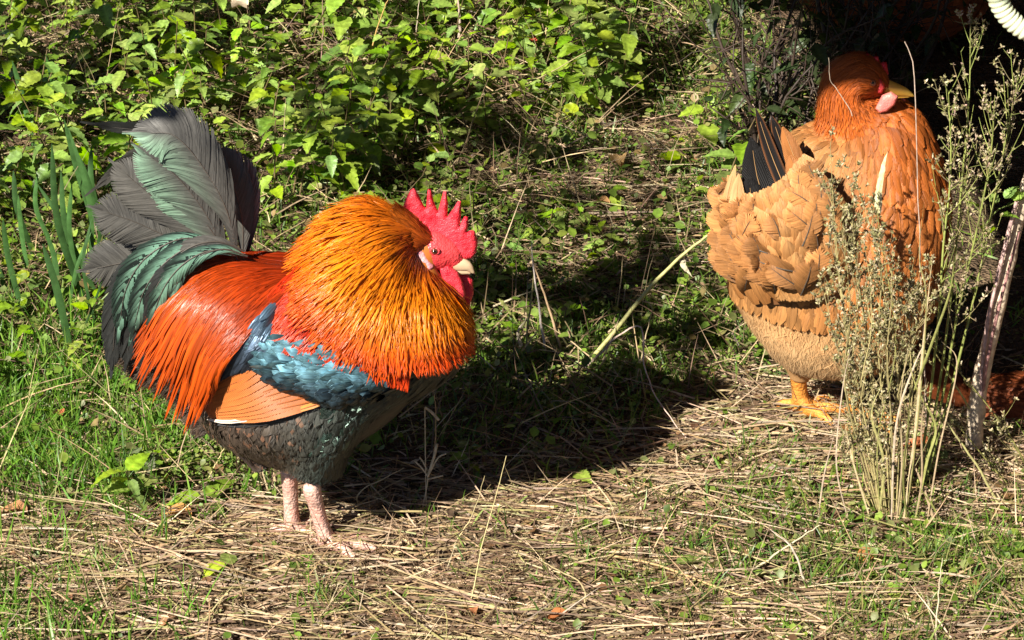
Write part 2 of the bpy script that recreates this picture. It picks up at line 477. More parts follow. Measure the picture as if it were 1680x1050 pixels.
def soil_mat():
    m, nt, b, out = new_mat('soil'); L = nt.links
    geo = N(nt, 'ShaderNodeNewGeometry')
    n1 = N(nt, 'ShaderNodeTexNoise'); n1.inputs['Scale'].default_value = 6; n1.inputs['Detail'].default_value = 8
    n2 = N(nt, 'ShaderNodeTexNoise'); n2.inputs['Scale'].default_value = 90; n2.inputs['Detail'].default_value = 8
    vo = N(nt, 'ShaderNodeTexVoronoi'); vo.inputs['Scale'].default_value = 160
    for n in (n1, n2, vo): L.new(geo.outputs['Position'], n.inputs['Vector'])
    r = N(nt, 'ShaderNodeValToRGB'); L.new(n1.outputs[0], r.inputs[0])
    e = r.color_ramp.elements
    e[0].position = 0.3; e[0].color = (0.055, 0.036, 0.022, 1); e[1].position = 0.7; e[1].color = (0.17, 0.115, 0.070, 1)
    mr = N(nt, 'ShaderNodeMapRange'); mr.inputs[1].default_value = 0.3; mr.inputs[2].default_value = 0.7
    mr.inputs[3].default_value = 0.45; mr.inputs[4].default_value = 1.5
    L.new(n2.outputs[0], mr.inputs[0]); c = mul_col(nt, r.outputs[0], mr.outputs[0])
    L.new(c, b.inputs['Base Color']); b.inputs['Roughness'].default_value = 0.95; b.inputs['Specular IOR Level'].default_value = 0.15
    bp = N(nt, 'ShaderNodeBump'); bp.inputs['Strength'].default_value = 1.0; bp.inputs['Distance'].default_value = 0.008
    L.new(math_n(nt, 'ADD', n2.outputs[0], vo.outputs['Distance']), bp.inputs['Height']); L.new(bp.outputs[0], b.inputs['Normal'])
    return m

M_HACK = feather_mat('hackle_feather', rough=0.27, spec=0.28, streak=0.7, sx=1.6, sy=14, trans=0.15, lo=0.65, hi=1.25)
M_TAIL = feather_mat('tail_feather', rough=0.42, spec=0.7, metal=0.2, streak=0.5, sx=0.8, sy=45, barb=0.26, bfreq=2700, lo=0.6, hi=1.35)
M_IRID = feather_mat('glossy_green_feather', rough=0.33, spec=0.6, metal=0.6, streak=0.8, sx=1.5, sy=60, barb=0.7, bfreq=1150, lo=0.45, hi=1.45)
M_BLUE = feather_mat('glossy_blue_feather', rough=0.38, spec=0.6, metal=0.6, streak=0.8, sx=3.0, sy=40, lo=0.5, hi=1.35)
M_DARK = feather_mat('dark_body_feather', rough=0.5, spec=0.45, streak=0.7, sx=3.0, sy=30, lo=0.6, hi=1.3)
M_WING = feather_mat('wing_feather', rough=0.45, spec=0.4, streak=0.35, sx=1.4, sy=30, barb=0.12, bfreq=1400, lo=0.85, hi=1.12)
M_BARB = feather_mat('barbed_tail_feather', rough=0.45, spec=0.40, metal=0.1, streak=0.2, sx=0.5, sy=60, lo=0.75, hi=1.25)
M_GREEN = feather_mat('barbed_green_feather', rough=0.36, spec=0.6, metal=0.45, streak=0.2, sx=0.5, sy=60, lo=0.7, hi=1.3)
M_BUFF = feather_mat('buff_feather', rough=0.5, spec=0.35, streak=0.4, sx=2.5, sy=35, barb=0.07, bfreq=1300, trans=0.12, lo=0.78, hi=1.18)
M_FLUFF = feather_mat('fluffy_down', rough=0.7, spec=0.2, streak=0.2, sx=2.0, sy=20, trans=0.22, lo=0.85, hi=1.15)
M_RED = skin_mat('red_comb_skin', (0.62, 0.018, 0.035), (0.78, 0.055, 0.075), rough=0.46, spec=0.38, scale=520, bump=0.8, sss=0.12)
M_FACE = skin_mat('red_face_skin', (0.58, 0.02, 0.03), (0.75, 0.07, 0.075), rough=0.4, spec=0.5, scale=300, bump=0.8, sss=0.10)
M_LOBE = skin_mat('pale_ear_skin', (0.6, 0.12, 0.16), (0.75, 0.50, 0.50), rough=0.35, spec=0.6, scale=250, bump=0.6, sss=0.05)
M_BEAK = skin_mat('beak_horn', (0.62, 0.47, 0.30), (0.50, 0.32, 0.18), rough=0.35, spec=0.5, scale=120, bump=0.1, sss=0.0)
M_SHANK = skin_mat('pink_shank_scales', (0.84, 0.56, 0.46), (0.80, 0.42, 0.33), rough=0.55, spec=0.35, scale=260, bump=0.9, sss=0.05, scutes=True)
M_SHANKO = skin_mat('orange_shank_scales', (0.80, 0.36, 0.07), (0.72, 0.25, 0.04), rough=0.55, spec=0.35, scale=260, bump=0.9, sss=0.05, scutes=True)
M_HBEAK = skin_mat('yellow_beak_horn', (0.78, 0.48, 0.08), (0.72, 0.38, 0.06), rough=0.35, spec=0.5, scale=120, bump=0.1, sss=0.0)
M_WATTLE = skin_mat('pink_wattle_skin', (0.75, 0.17, 0.15), (0.80, 0.25, 0.20), rough=0.45, spec=0.4, scale=350, bump=0.5, sss=0.1)
M_CLAW = skin_mat('claw_horn', (0.30, 0.20, 0.13), (0.22, 0.14, 0.09), rough=0.4, spec=0.5, scale=120, bump=0.1, sss=0.0)
M_EYE = new_mat('eye'); _b = M_EYE[2]; _b.inputs['Base Color'].default_value = (0.10, 0.035, 0.02, 1); _b.inputs['Roughness'].default_value = 0.08; M_EYE = M_EYE[0]
M_PUPIL = new_mat('pupil'); _b = M_PUPIL[2]; _b.inputs['Base Color'].default_value = (0.004, 0.004, 0.004, 1); _b.inputs['Roughness'].default_value = 0.08; M_PUPIL = M_PUPIL[0]
M_SOIL = soil_mat()
M_GRASS = plant_mat('green_grass', rough=0.4, spec=0.4, trans=0.3)
M_LEAF = plant_mat('nettle_leaf', rough=0.42, spec=0.4, trans=0.3, objrand=True, scale=110, bump=0.8)
M_COVER = plant_mat('ground_cover_leaf', rough=0.45, spec=0.4, trans=0.28, scale=90)
M_STEM = plant_mat('plant_stem', rough=0.55, spec=0.3, trans=0.0, scale=120)
M_STRAW = plant_mat('dry_straw', rough=0.5, spec=0.35, trans=0.12, lo=0.7, hi=1.2, scale=140, tint=(1, 0.95, 0.8))
M_DEAD = plant_mat('dead_leaf', rough=0.6, spec=0.2, trans=0.2, lo=0.6, hi=1.2, scale=70, bump=0.8, tint=(1, 0.9, 0.6))
M_BARK = plant_mat('pinkish_bark', rough=0.7, spec=0.2, trans=0.0, lo=0.45, hi=1.2, scale=90, bump=1.0)

# ------------------------------------------------------------------ ground
def make_ground():
    xs = np.concatenate([np.array([-45, -20, -9, -4, -2.2]), np.linspace(-1.3, 1.8, 260), np.array([2.6, 4.5, 9, 20, 45])])
    ys = np.concatenate([np.array([-45, -20, -9, -5, -2.5]), np.linspace(-0.9, 3.3, 300), np.array([4.2, 6, 11, 24, 60])])
    X, Y = np.meshgrid(xs, ys, indexing='ij')
    Z = gh(X, Y)
    fine = (np.abs(X - 0.25) < 1.56) & (Y > -0.91) & (Y < 3.31)
    Z = Z + np.where(fine, rng.normal(0, 0.0012, X.shape) + 0.002 * np.sin(61 * X + 5 * np.sin(40 * Y)) * np.sin(53 * Y), 0)
    V = np.stack([X, Y, Z], -1).reshape(-1, 3)
    idx = np.arange(X.size).reshape(X.shape)
    q = np.stack([idx[:-1, :-1], idx[1:, :-1], idx[1:, 1:], idx[:-1, 1:]], -1).reshape(-1, 4)
    o = bpy.data.objects.new('ground', mesh_np('ground', V, q, M_SOIL)); link(o)
    tag(o, kind='structure')
make_ground()

# ------------------------------------------------------------------ birds
def skin_limb(name, joints, edges, radii, mat, parent, sub=2):
    """joints in world coordinates, grown with Skin + Subdivision"""
    base = np.array(world_loc(parent))
    me = bpy.data.meshes.new(name)
    me.from_pydata([tuple(np.asarray(j) - base) for j in joints], edges, [])
    sk = me.attributes.get('skin_vertices') or None
    o = bpy.data.objects.new(name, me)
    md = o.modifiers.new('skin', 'SKIN'); md.use_smooth_shade = True
    link(o, parent)
    if not me.skin_vertices:
        # layer is only added by the operator, so build it through bmesh
        import bmesh
        bm = bmesh.new(); bm.from_mesh(me); bm.verts.layers.skin.verify(); bm.to_mesh(me); bm.free()
    for i, d in enumerate(me.skin_vertices[0].data):
        d.radius = (radii[i], radii[i]); d.use_root = (i == 0)
    sb = o.modifiers.new('sub', 'SUBSURF'); sb.levels = sub; sb.render_levels = sub
    dg = bpy.context.evaluated_depsgraph_get()
    m2 = bpy.data.meshes.new_from_object(o.evaluated_get(dg))
    o.modifiers.clear(); o.data = m2
    m2.materials.clear(); m2.materials.append(mat)
    m2.polygons.foreach_set('use_smooth', np.ones(len(m2.polygons), bool))
    return o

def make_leg(top, ankle, foot_dir, R, mat, parent, toe=0.075, claws=True, spread=0.55, bend=0.5, mid=None):
    """scaly shank with three forward toes and one back toe"""
    top = np.asarray(top, float); ankle = np.asarray(ankle, float)
    j = [ankle, ankle * 0.7 + top * 0.3, ankle * 0.35 + top * 0.65, top]
    e = [(0, 1), (1, 2), (2, 3)]; r = [R * 1.12, R * 0.92, R * 0.95, R * 1.25]
    f = np.array([math.cos(foot_dir), math.sin(foot_dir), 0])
    tips = []
    for an, ln in ((0, 1.0), (spread, 0.85), (-spread, 0.85), (math.pi - 0.15, 0.45)):
        d = np.array([math.cos(foot_dir + an), math.sin(foot_dir + an), 0])
        zs = (0.012, 0.013, 0.006)
        prev = 0
        for q, (s, z) in enumerate(zip((0.3, 0.68, 1.0), zs)):
            p = ankle + d * toe * ln * s; p[2] = float(gh(p[0], p[1])) + z + 0.002
            j.append(p); r.append(R * (0.72, 0.62, 0.42)[q]); e.append((prev, len(j) - 1)); prev = len(j) - 1
        tips.append((j[-1], d))
    leg = skin_limb('leg', j, e, r, mat, parent)
    if claws:
        for p, d in tips:
            g = np.stack([p + d * 0.004 * i + np.array([0, 0, -0.0006 * i * i + 0.001]) for i in range(5)])
            V, F = tubes(g[None], np.array([[R * .36, R * .34, R * .27, R * .16, R * .03]]), 6)
            obj_np('claw', V, F, M_CLAW, leg)
    return leg

def big_feather(name, pts, hw, Y0, mat, parent, colf, twist=0.0, cup=0.25, K=16, A=9, prof='long', wob=0.06, depth=None, droop=0.0):
    """one large feather along a pixel centre line [(px,py,Y)], half width hw in px (number or list)"""
    p = np.array(pts, float); k = np.linspace(0, 1, K)
    W = cr(P(p[:, 0], p[:, 1], p[:, 2] + Y0), k)
    tan = nrm(np.gradient(W, axis=0))
    nr = np.array([0.12, -1.0, 0.35]); nr = nrm(nr - tan * (tan @ nr)[:, None])
    sd = np.cross(tan, nr)
    tw = np.interp(k, [0, 1], [twist, twist]) if np.isscalar(twist) else np.interp(k, np.linspace(0, 1, len(twist)), twist)
    sd2 = sd * np.cos(tw)[:, None] + nr * np.sin(tw)[:, None]
    up = nr * np.cos(tw)[:, None] - sd * np.sin(tw)[:, None]
    h = np.full(K, hw / 1100.0) if np.isscalar(hw) else np.interp(k, np.linspace(0, 1, len(hw)), hw) / 1100.0
    w = h * shape_w(prof, k)
    a = np.linspace(-1, 1, A)
    V = W[:, None] + sd2[:, None] * w[:, None, None] * a[None, :, None] + up[:, None] * (w[:, None, None] * cup) * (1 - a ** 2)[None, :, None]
    # splits and waves of the vane edge
    edge = np.abs(a) ** 2
    ph = rng.random(2) * 6
    wave = (np.sin(k * 23 + ph[0])[:, None] * (a > 0) + np.sin(k * 19 + ph[1])[:, None] * (a < 0)) * edge[None] * w[:, None] * wob
    V = V + up[:, None] * wave[..., None] + tan[:, None] * (-np.abs(a) ** 1.5 * 0 + 1)[None, :, None] * 0
    V = V + tan[:, None] * (np.abs(a)[None, :, None] * w[:, None, None] * 0.25)
    idx = np.arange(K * A).reshape(K, A)
    q = np.stack([idx[:-1, :-1], idx[:-1, 1:], idx[1:, 1:], idx[1:, :-1]], -1).reshape(-1, 4)
    fu = np.zeros((K, A, 3)); fu[..., 0] = a; fu[..., 1] = np.concatenate([[0], np.cumsum(np.linalg.norm(np.diff(W, axis=0), axis=1))])[:, None]
    fu[..., 2] = rng.random()
    col = colf(a[None, :] + 0 * k[:, None], k[:, None] + 0 * a[None, :])
    o = obj_np(name, V, q, mat, parent, np.clip(col, 0, 1), fu)
    # the shaft
    sh = W + up * (w * cup + 0.0006)[:, None]
    Vs, Fs = tubes(sh[None, :-1], np.linspace(0.0013, 0.0003, K - 1)[None], 4)
    obj_np('shaft', Vs, Fs, mat, o, (0.6, 0.35, 0.15) if mat is M_BUFF else ((.30, .085, .02) if mat is M_WING else (0.10, 0.09, 0.08)), np.full((len(Vs), 3), 0.5))
    return o

def barb_feather(name, pts, hw, Y0, mat, parent, colf, twist=0.0, cup=0.25, n=90, slant=.13, prof='round', asym=1.0, split=.5):
    """a large feather built from its barbs: shaft plus n narrow barbs on each side that part in places"""
    K = 24; p = np.array(pts, float); k = np.linspace(0, 1, K)
    W = cr(P(p[:, 0], p[:, 1], p[:, 2] + Y0), k); tan = nrm(np.gradient(W, axis=0))
    nr = np.array([0.12, -1.0, 0.35]); nr = nrm(nr - tan * (tan @ nr)[:, None]); sd = np.cross(tan, nr)
    tw = np.full(K, twist) if np.isscalar(twist) else np.interp(k, np.linspace(0, 1, len(twist)), twist)
    sd2 = sd * np.cos(tw)[:, None] + nr * np.sin(tw)[:, None]; up = nr * np.cos(tw)[:, None] - sd * np.sin(tw)[:, None]
    h = (np.full(K, hw) if np.isscalar(hw) else np.interp(k, np.linspace(0, 1, len(hw)), hw)) / 1100.0
    def at_(A, kk): return np.stack([np.interp(kk, k, A[:, j]) for j in range(3)], -1)
    L = np.linalg.norm(np.diff(W, axis=0), axis=1).sum()
    g = Geo(); J = 5; s = np.linspace(0, 1, J)
    for sgn in (-1, 1):
        k0 = np.linspace(.04, .985, n) + rng.normal(0, .0012, n)
        cl = np.interp(k0, np.linspace(0, 1, 26), rng.normal(0, 1, 26))        # barbs cling together in groups
        step = np.round(np.interp(k0, np.linspace(0, 1, 14), rng.normal(0, 1.6, 14))) * .007 * split
        kk = k0[:, None] + (slant + .010 * split * cl + step)[:, None] * s * (1 - .45 * k0[:, None])
        wv = np.interp(k0 + .06, k, h * shape_w(prof, k)) * (asym if sgn > 0 else 1.0) * (1 + .035 * rng.normal(0, 1, n))
        wv = np.maximum(wv, .0012)
        kc = np.clip(kk, 0, 1)
        over = (kk - kc)[..., None] * L
        cen = at_(W, kc) + at_(tan, kc) * over + at_(sd2, kc) * (sgn * wv[:, None] * s)[..., None] * np.sqrt(np.clip(1 - over / (wv[:, None, None] + 1e-6) * .5, .1, 1)) \
            + at_(up, kc) * (wv[:, None] * cup * (1 - s ** 2) + rng.normal(0, .0008, (n, 1)) * s + .05 * (wv * cl)[:, None] * s ** 2 * split)[..., None]
        bt = nrm(np.gradient(cen, axis=1)); nn = at_(up, kc)
        side = nrm(np.cross(nn, bt)) * (L / n * .80 * np.array([1, 1.05, 1.0, .9, .35])[None, :])[..., None]
        V, F, fu = ribbons(cen, side, nn, 2, 0)
        col = colf(np.broadcast_to(sgn * s, (n, J)), np.broadcast_to(k0[:, None], (n, J)), rng.random((n, 1)))
        g.add(V, F, np.clip(np.repeat(col[:, :, None], 2, 2).reshape(-1, 3), 0, 1), fu)
    o = g.build(name, mat, parent)
    w = h * shape_w(prof, k)
    Vs, Fs = tubes((W + up * (w * cup + .0004)[:, None])[None, :-1], np.linspace(.0016, .0003, K - 1)[None], 5)
    obj_np('shaft', Vs, Fs, M_DARK, o, (.07, .06, .05), np.full((len(Vs), 3), .5))
    return o

def add_patch(name, patch, parent, mat, under, *lays, inset=0.004, mirror=False, kind='stuff'):
    g = Geo()
    V, F = patch.grid(inset)
    g.add(V, F, under)
    if mirror:
        V2 = V.copy(); y = V2[:, 1]; V2[:, 1] = np.where(y < 0, -0.65 * y, -0.3 * y); V2[:, 2] -= 0.25 * np.abs(y)
        g.add(V2, F[:, ::-1], under)
    for l in lays: lay(patch, geo=g, mirror=mirror, **l)
    o = g.build(name, mat, parent)
    if kind: o['kind'] = kind
    return o

# ---- the rooster
rooster = empty('rooster', (0, 0, 0), 'rooster with golden orange neck, tall red comb, rust back and dark grey green tail', 'rooster')

V, q, t = path_loft([262, 330, 410, 490, 560, 620, 665, 705, 742], [520, 555, 590, 605, 580, 520, 455, 412, 418], [0] * 9,
                    [.02, .075, .120, .135, .125, .10, .062, .036, .016], [.015, .045, .07, .085, .09, .075, .05, .028, .010], n=48)
cb = np.where(V[:, 2:3] > P(660, 500, 0)[2], np.array([[.45, .13, .02]]), np.array([[.022, .019, .017]]))
obj_np('body', V, [q, t], M_DARK, rooster, cb, np.zeros((len(V), 3)))

# thighs
for dx, dy, Yc in ((0, 0, -.045), (-34, -12, .045)):
    V, q, t = path_loft([500 + dx, 512 + dx, 520 + dx, 520 + dx], [640 + dy, 690 + dy, 740 + dy, 785 + dy], [Yc] * 4, [.07, .055, .033, .014], [.05, .045, .03, .013], n=16)
    obj_np('thigh', V, [q, t], M_DARK, rooster, (.035, .028, .024), np.zeros((len(V), 3)))

# legs
def gp(px, py, dz=0.0):
    p = G(px, py); p[2] = float(gh(p[0], p[1])) + dz; return p
L1 = gp(536, 904, .012); L2 = gp(480, 884, .012)
make_leg(P(508, 790, L1[1] + .005), L1, -0.25, .0130, M_SHANK, rooster, toe=.080)
make_leg(P(474, 765, L2[1] + .005), L2, 0.1, .0130, M_SHANK, rooster, toe=.080)

# breast and belly
BR = Patch([
    [(778, 560, .0), (728, 622, .0), (652, 666, .0), (596, 712, .0), (568, 744, .0), (556, 775, -.01)],
    [(745, 575, -.07), (686, 628, -.068), (620, 673, -.06), (576, 718, -.058), (553, 750, -.053), (540, 780, -.045)],
    [(650, 600, -.10), (605, 645, -.10), (575, 685, -.095), (555, 725, -.09), (537, 752, -.08), (520, 782, -.06)],
    [(560, 610, -.105), (535, 655, -.11), (520, 695, -.11), (507, 730, -.10), (500, 752, -.08), (496, 776, -.055)],
    [(480, 640, -.105), (462, 675, -.11), (450, 705, -.11), (450, 730, -.10), (460, 748, -.07), (470, 764, -.03)],
    [(400, 650, -.095), (375, 680, -.10), (370, 705, -.09), (388, 730, -.07), (415, 745, -.05), (445, 758, -.01)],
    [(350, 640, -.06), (333, 675, -.05), (342, 700, -.03), (368, 725, -.01), (396, 738, .01), (425, 752, .02)]])
def c_breast(u, t, k, r):
    front = mixc((0, (.012, .014, .012)), (.3, (.020, .030, .026)), (.55, (.036, .036, .030)), (.75, (.042, .030, .022)), (1, (.038, .025, .018)))(u + 0 * k)
    tip = (k > .6) * 1.0
    f = front * (1.0 + 0.9 * r[..., None] - 0.45 * (k[..., None] < .5))
    rust = ((r > .93) & (u > .5))[..., None] * tip[..., None] * np.array([.09, .028, .008])
    return f + rust
add_patch('breast_feathers', BR, rooster, M_DARK, (.02, .017, .015),
          dict(N=2400, length=.15, width=.0075, kind='round', colf=c_breast, lift=.005, K=5, cup=.3, drift=.01, over=.02),
          dict(N=1500, A=2, length=.14, width=.0014, kind='hair', colf=c_breast, lift=.008, K=4, drift=.02, over=.03), inset=.006, mirror=True)
def c_gloss(u, t, k, r):
    return mixc((0, (.03, .055, .045)), (.6, (.055, .10, .08)), (1, (.08, .13, .10)))(k + 0 * u) * (.4 + r[..., None])
g = Geo()
lay(BR, geo=g, N=75, length=.13, width=.0085, kind='round', colf=c_gloss, lift=.0035, roll_s=.08, u=.18 + .28 * rng.random(75), t=.12 + .5 * rng.random(75), base=.002)
g.build('glossy_breast_feathers', M_IRID, rooster)['kind'] = 'stuff'

# fluff under the tail
FL = Patch([
    [(430, 500, -.06), (350, 490, -.055), (280, 490, -.04), (210, 500, -.02)],
    [(430, 550, -.085), (345, 545, -.07), (280, 550, -.045), (222, 568, -.01)],
    [(430, 610, -.09), (355, 600, -.07), (300, 600, -.045), (252, 608, -.01)],
    [(430, 650, -.09), (370, 650, -.07), (330, 645, -.03), (298, 640, .0)],
    [(430, 690, -.08), (385, 700, -.05), (360, 695, -.02), (342, 688, .02)]])
def c_fluff(u, t, k, r):
    return mixc((0, (.02, .016, .013)), (.6, (.035, .026, .02)), (1, (.06, .035, .02)))(k + 0 * u) * (.5 + 1.3 * r[..., None])
add_patch('vent_fluff', FL, rooster, M_DARK, (.018, .014, .012),
          dict(N=900, length=.3, width=.007, kind='round', colf=c_fluff, lift=.012, K=5, drift=.03),
          dict(N=1200, length=.3, width=.0015, kind='hair', colf=c_fluff, lift=.02, K=4, drift=.08), mirror=True)

# wing: blue bow over rust flight feathers
def c_wing(a, k):
    base = np.array([.42, .115, .022]); edge = np.array([.50, .16, .04])
    c = base + (edge - base) * (np.abs(a) > .8)[..., None] * .4
    return c * (0.93 + 0.14 * k[..., None])
NW = 12
for i in range(NW):
    s = i / (NW - 1)
    rx, ry = np.interp(s, [0, .5, 1], [432, 470, 540]), np.interp(s, [0, .5, 1], [530, 610, 652])
    tx, ty = np.interp(s, [0, .6, 1], [352, 333, 343]), np.interp(s, [0, .6, 1], [615, 668, 683])
    mx, my = (rx + tx) / 2 + 2, (ry + ty) / 2 + 6 * s
    c = c_wing
    mat = M_WING
    big_feather('flight_feather', [(rx, ry, -.112), (mx, my, -.124 - .002 * s), (tx, ty, -.112 + .012 * s)], [13, 17, 15], 0, mat, rooster, c, cup=.08, K=9, A=5, prof='round', wob=.01)
def c_edge(a, k):
    w = np.where((a > .35)[..., None], np.array([.015, .013, .013]), np.array([.62, .50, .38]))
    return w
# pale-edged lowest flight feathers and dark primaries under them
big_feather('flight_feather', [(540, 654, -.110), (450, 679, -.122), (380, 692, -.118), (338, 688, -.10)], [4, 3.2, 2.8], 0, M_WING, rooster, lambda a, k: np.where((k < .45)[..., None] + 0 * a[..., None], np.array([.03, .026, .024]), np.array([.72, .62, .52])), cup=.2, K=10, A=5, wob=.0)
for i, (y1, y2, c) in enumerate(((662, 697, (.02, .018, .018)), (668, 702, (.015, .014, .014)), (656, 694, (.03, .02, .016)))):
    big_feather('primary_feather', [(600 - i * 14, y1 - 26, -.10), (520, y1 - 2, -.115), (430, y2 - 12, -.117), (345 + i * 10, y2 - 5, -.10)], [5, 9, 8], 0, M_DARK, rooster,
                lambda a, k, c=c: np.broadcast_to(np.array(c), (*a.shape, 3)), cup=.15, K=10, A=5, wob=.02)
big_feather('primary_feather', [(545, 655, -.118), (505, 668, -.124), (465, 680, -.122)], [4, 5, 3], 0, M_WING, rooster, lambda a, k: np.broadcast_to(np.array([.55, .22, .04]), (*a.shape, 3)), cup=.15, K=6, A=3, wob=.0)

BO = Patch([
    [(690, 590, -.10), (620, 578, -.115), (560, 570, -.122), (500, 560, -.124), (438, 550, -.12)],
    [(690, 605, -.10), (625, 600, -.118), (560, 598, -.127), (495, 592, -.13), (436, 578, -.126)],
    [(685, 618, -.098), (625, 622, -.118), (565, 626, -.13), (505, 622, -.133), (446, 605, -.126)],
    [(670, 628, -.09), (620, 640, -.112), (568, 648, -.126), (520, 645, -.13), (466, 626, -.124)],
    [(650, 635, -.08), (610, 650, -.105), (570, 660, -.118), (535, 658, -.12), (498, 646, -.118)]])
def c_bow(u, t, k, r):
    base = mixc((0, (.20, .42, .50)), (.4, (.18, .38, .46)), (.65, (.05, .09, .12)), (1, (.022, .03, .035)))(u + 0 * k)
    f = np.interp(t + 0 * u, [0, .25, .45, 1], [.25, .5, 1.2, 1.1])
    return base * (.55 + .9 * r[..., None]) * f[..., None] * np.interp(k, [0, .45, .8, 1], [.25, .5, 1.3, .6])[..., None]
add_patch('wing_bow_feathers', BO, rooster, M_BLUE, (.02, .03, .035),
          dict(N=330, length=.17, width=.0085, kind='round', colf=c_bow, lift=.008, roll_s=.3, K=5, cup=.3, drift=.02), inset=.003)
ST = Patch([
    [(452, 490, -.10), (425, 520, -.118), (398, 560, -.125), (372, 605, -.12)],
    [(458, 505, -.10), (434, 535, -.12), (412, 572, -.128), (392, 600, -.124)],
    [(464, 525, -.10), (445, 550, -.12), (432, 572, -.128), (415, 596, -.124)]])
add_patch('wing_covert_feathers', ST, rooster, M_BLUE, (.03, .04, .05),
          dict(N=60, length=.4, width=.007, kind='round', colf=lambda u, t, k, r: mixc((0, (.10, .18, .24)), (.6, (.10, .15, .22)), (1, (.04, .05, .07)))(t + 0 * u) * (.6 + .8 * r[..., None]), lift=.003, K=5, cup=.3, drift=.05), inset=.003)

# saddle
SA = Patch([
    [(480, 432, .0), (430, 428, .0), (370, 420, .0), (320, 424, -.01), (280, 445, -.02), (252, 478, -.03)],
    [(485, 438, -.03), (430, 435, -.025), (370, 434, -.035), (320, 455, -.055), (275, 500, -.07), (246, 555, -.075)],
    [(490, 446, -.05), (440, 445, -.05), (385, 458, -.07), (338, 490, -.09), (303, 540, -.10), (276, 598, -.10)],
    [(490, 455, -.06), (448, 460, -.07), (402, 485, -.095), (365, 525, -.112), (333, 580, -.12), (318, 640, -.115)],
    [(490, 465, -.08), (455, 480, -.09), (420, 515, -.11), (380, 560, -.128), (348, 608, -.132), (332, 652, -.125)],
    [(485, 475, -.09), (455, 495, -.10), (427, 525, -.118), (398, 562, -.13), (368, 598, -.134), (348, 628, -.128)]])
def c_saddle(u, t, k, r):
    base = mixc((0, (.24, .022, .005)), (.3, (.38, .036, .005)), (.75, (.50, .070, .006)), (1, (.50, .068, .006)))(t + 0 * k)
    c = base * (.5 + .75 * r[..., None])
    c = c * (1 - .35 * ((r > .9)[..., None]))
    return c
add_patch('saddle_feathers', SA, rooster, M_HACK, (.14, .022, .008),
          dict(N=4200, length=.28, width=.0019, kind='hackle', colf=c_saddle, lift=.003, K=7, cup=.35, drift=.012, tmax=1.0, over=.02),
          dict(N=260, length=.50, width=.0032, kind='hackle', colf=c_saddle, lift=.008, K=9, cup=.45, drift=.018, t=.50 + .14 * rng.random(260), over=.2), inset=.005, mirror=True)

# shoulder
SH = Patch([
    [(520, 420, -.05), (490, 440, -.065), (462, 462, -.08), (438, 486, -.095)],
    [(530, 445, -.08), (495, 470, -.09), (462, 500, -.10), (436, 535, -.112)],
    [(545, 470, -.095), (510, 505, -.105), (480, 540, -.12), (452, 572, -.128)],
    [(575, 500, -.11), (550, 540, -.12), (528, 568, -.128), (510, 592, -.130)],
    [(630, 520, -.115), (610, 565, -.122), (598, 595, -.127), (590, 618, -.126)],
    [(700, 545, -.10), (682, 585, -.115), (672, 612, -.118), (668, 640, -.115)]])
def c_should(u, t, k, r):
    return mixc((0, (.50, .05, .006)), (.6, (.46, .026, .006)), (1, (.58, .05, .008)))(t + 0 * k) * (.6 + .8 * r[..., None])
add_patch('shoulder_feathers', SH, rooster, M_HACK, (.10, .015, .008),
          dict(N=2200, length=.38, width=.0019, kind='hackle', colf=c_should, lift=.004, K=6, cup=.35, drift=.02, over=-.03), inset=.005)

# ruff
RU = Patch([
    [(668, 354, .0), (624, 336, .0), (582, 334, .0), (545, 360, .0), (510, 404, .0)],
    [(672, 368, -.02), (622, 358, -.045), (577, 370, -.065), (532, 400, -.065), (494, 442, -.05)],
    [(676, 380, -.03), (628, 388, -.07), (582, 412, -.09), (534, 442, -.105), (490, 478, -.098)],
    [(680, 393, -.03), (638, 415, -.08), (596, 450, -.108), (555, 488, -.122), (515, 522, -.125)],
    [(682, 405, -.03), (651, 443, -.083), (622, 488, -.113), (595, 532, -.128), (570, 572, -.131)],
    [(686, 420, -.03), (671, 463, -.08), (658, 512, -.113), (650, 562, -.128), (645, 602, -.131)],
    [(700, 440, -.03), (706, 478, -.072), (712, 524, -.105), (715, 567, -.115), (717, 600, -.113)],
    [(716, 450, -.02), (738, 488, -.05), (752, 526, -.068), (757, 556, -.073), (757, 578, -.07)],
    [(729, 454, .0), (752, 488, .0), (765, 520, .0), (769, 548, .0), (767, 574, .0)]])
def c_ruff(u, t, k, r):
    tt = t + 0 * u
    base = mixc((0, (.36, .060, .005)), (.18, (.54, .125, .006)), (.45, (.74, .225, .008)), (.75, (.80, .24, .008)), (1, (.74, .15, .007)))(tt)
    low = np.clip((u - .45) * 3, 0, 1)[..., None] * np.clip((tt - .62) * 3, 0, 1)[..., None]
    base = base * (1 - low) + np.array([.66, .085, .006]) * low
    top = np.clip((.28 - u) * 4, 0, 1)[..., None] * np.clip((0.9 - tt) * 2, 0, 1)[..., None]
    base = base * (1 - top) + np.array([.60, .14, .008]) * top
    edge = np.clip((tt - .72) * 3.2, 0, .8)[..., None] * np.clip((u - .10) * 6, 0, 1)[..., None] * (.4 + .6 * r[..., None])
    base = base * (1 - edge) + np.array([.60, .055, .006]) * edge
    cl = .5 + .5 * np.sin(u * 61 + 5 * np.sin(tt * 7 + u * 13)) * np.sin(tt * 15 + 4 * np.sin(u * 23))
    base = base * (.74 + .42 * cl[..., None])
    dk = (r > .88)[..., None] * (1 - k[..., None]) * .45
    return base * (.85 + .5 * r[..., None]) * (1 - dk)
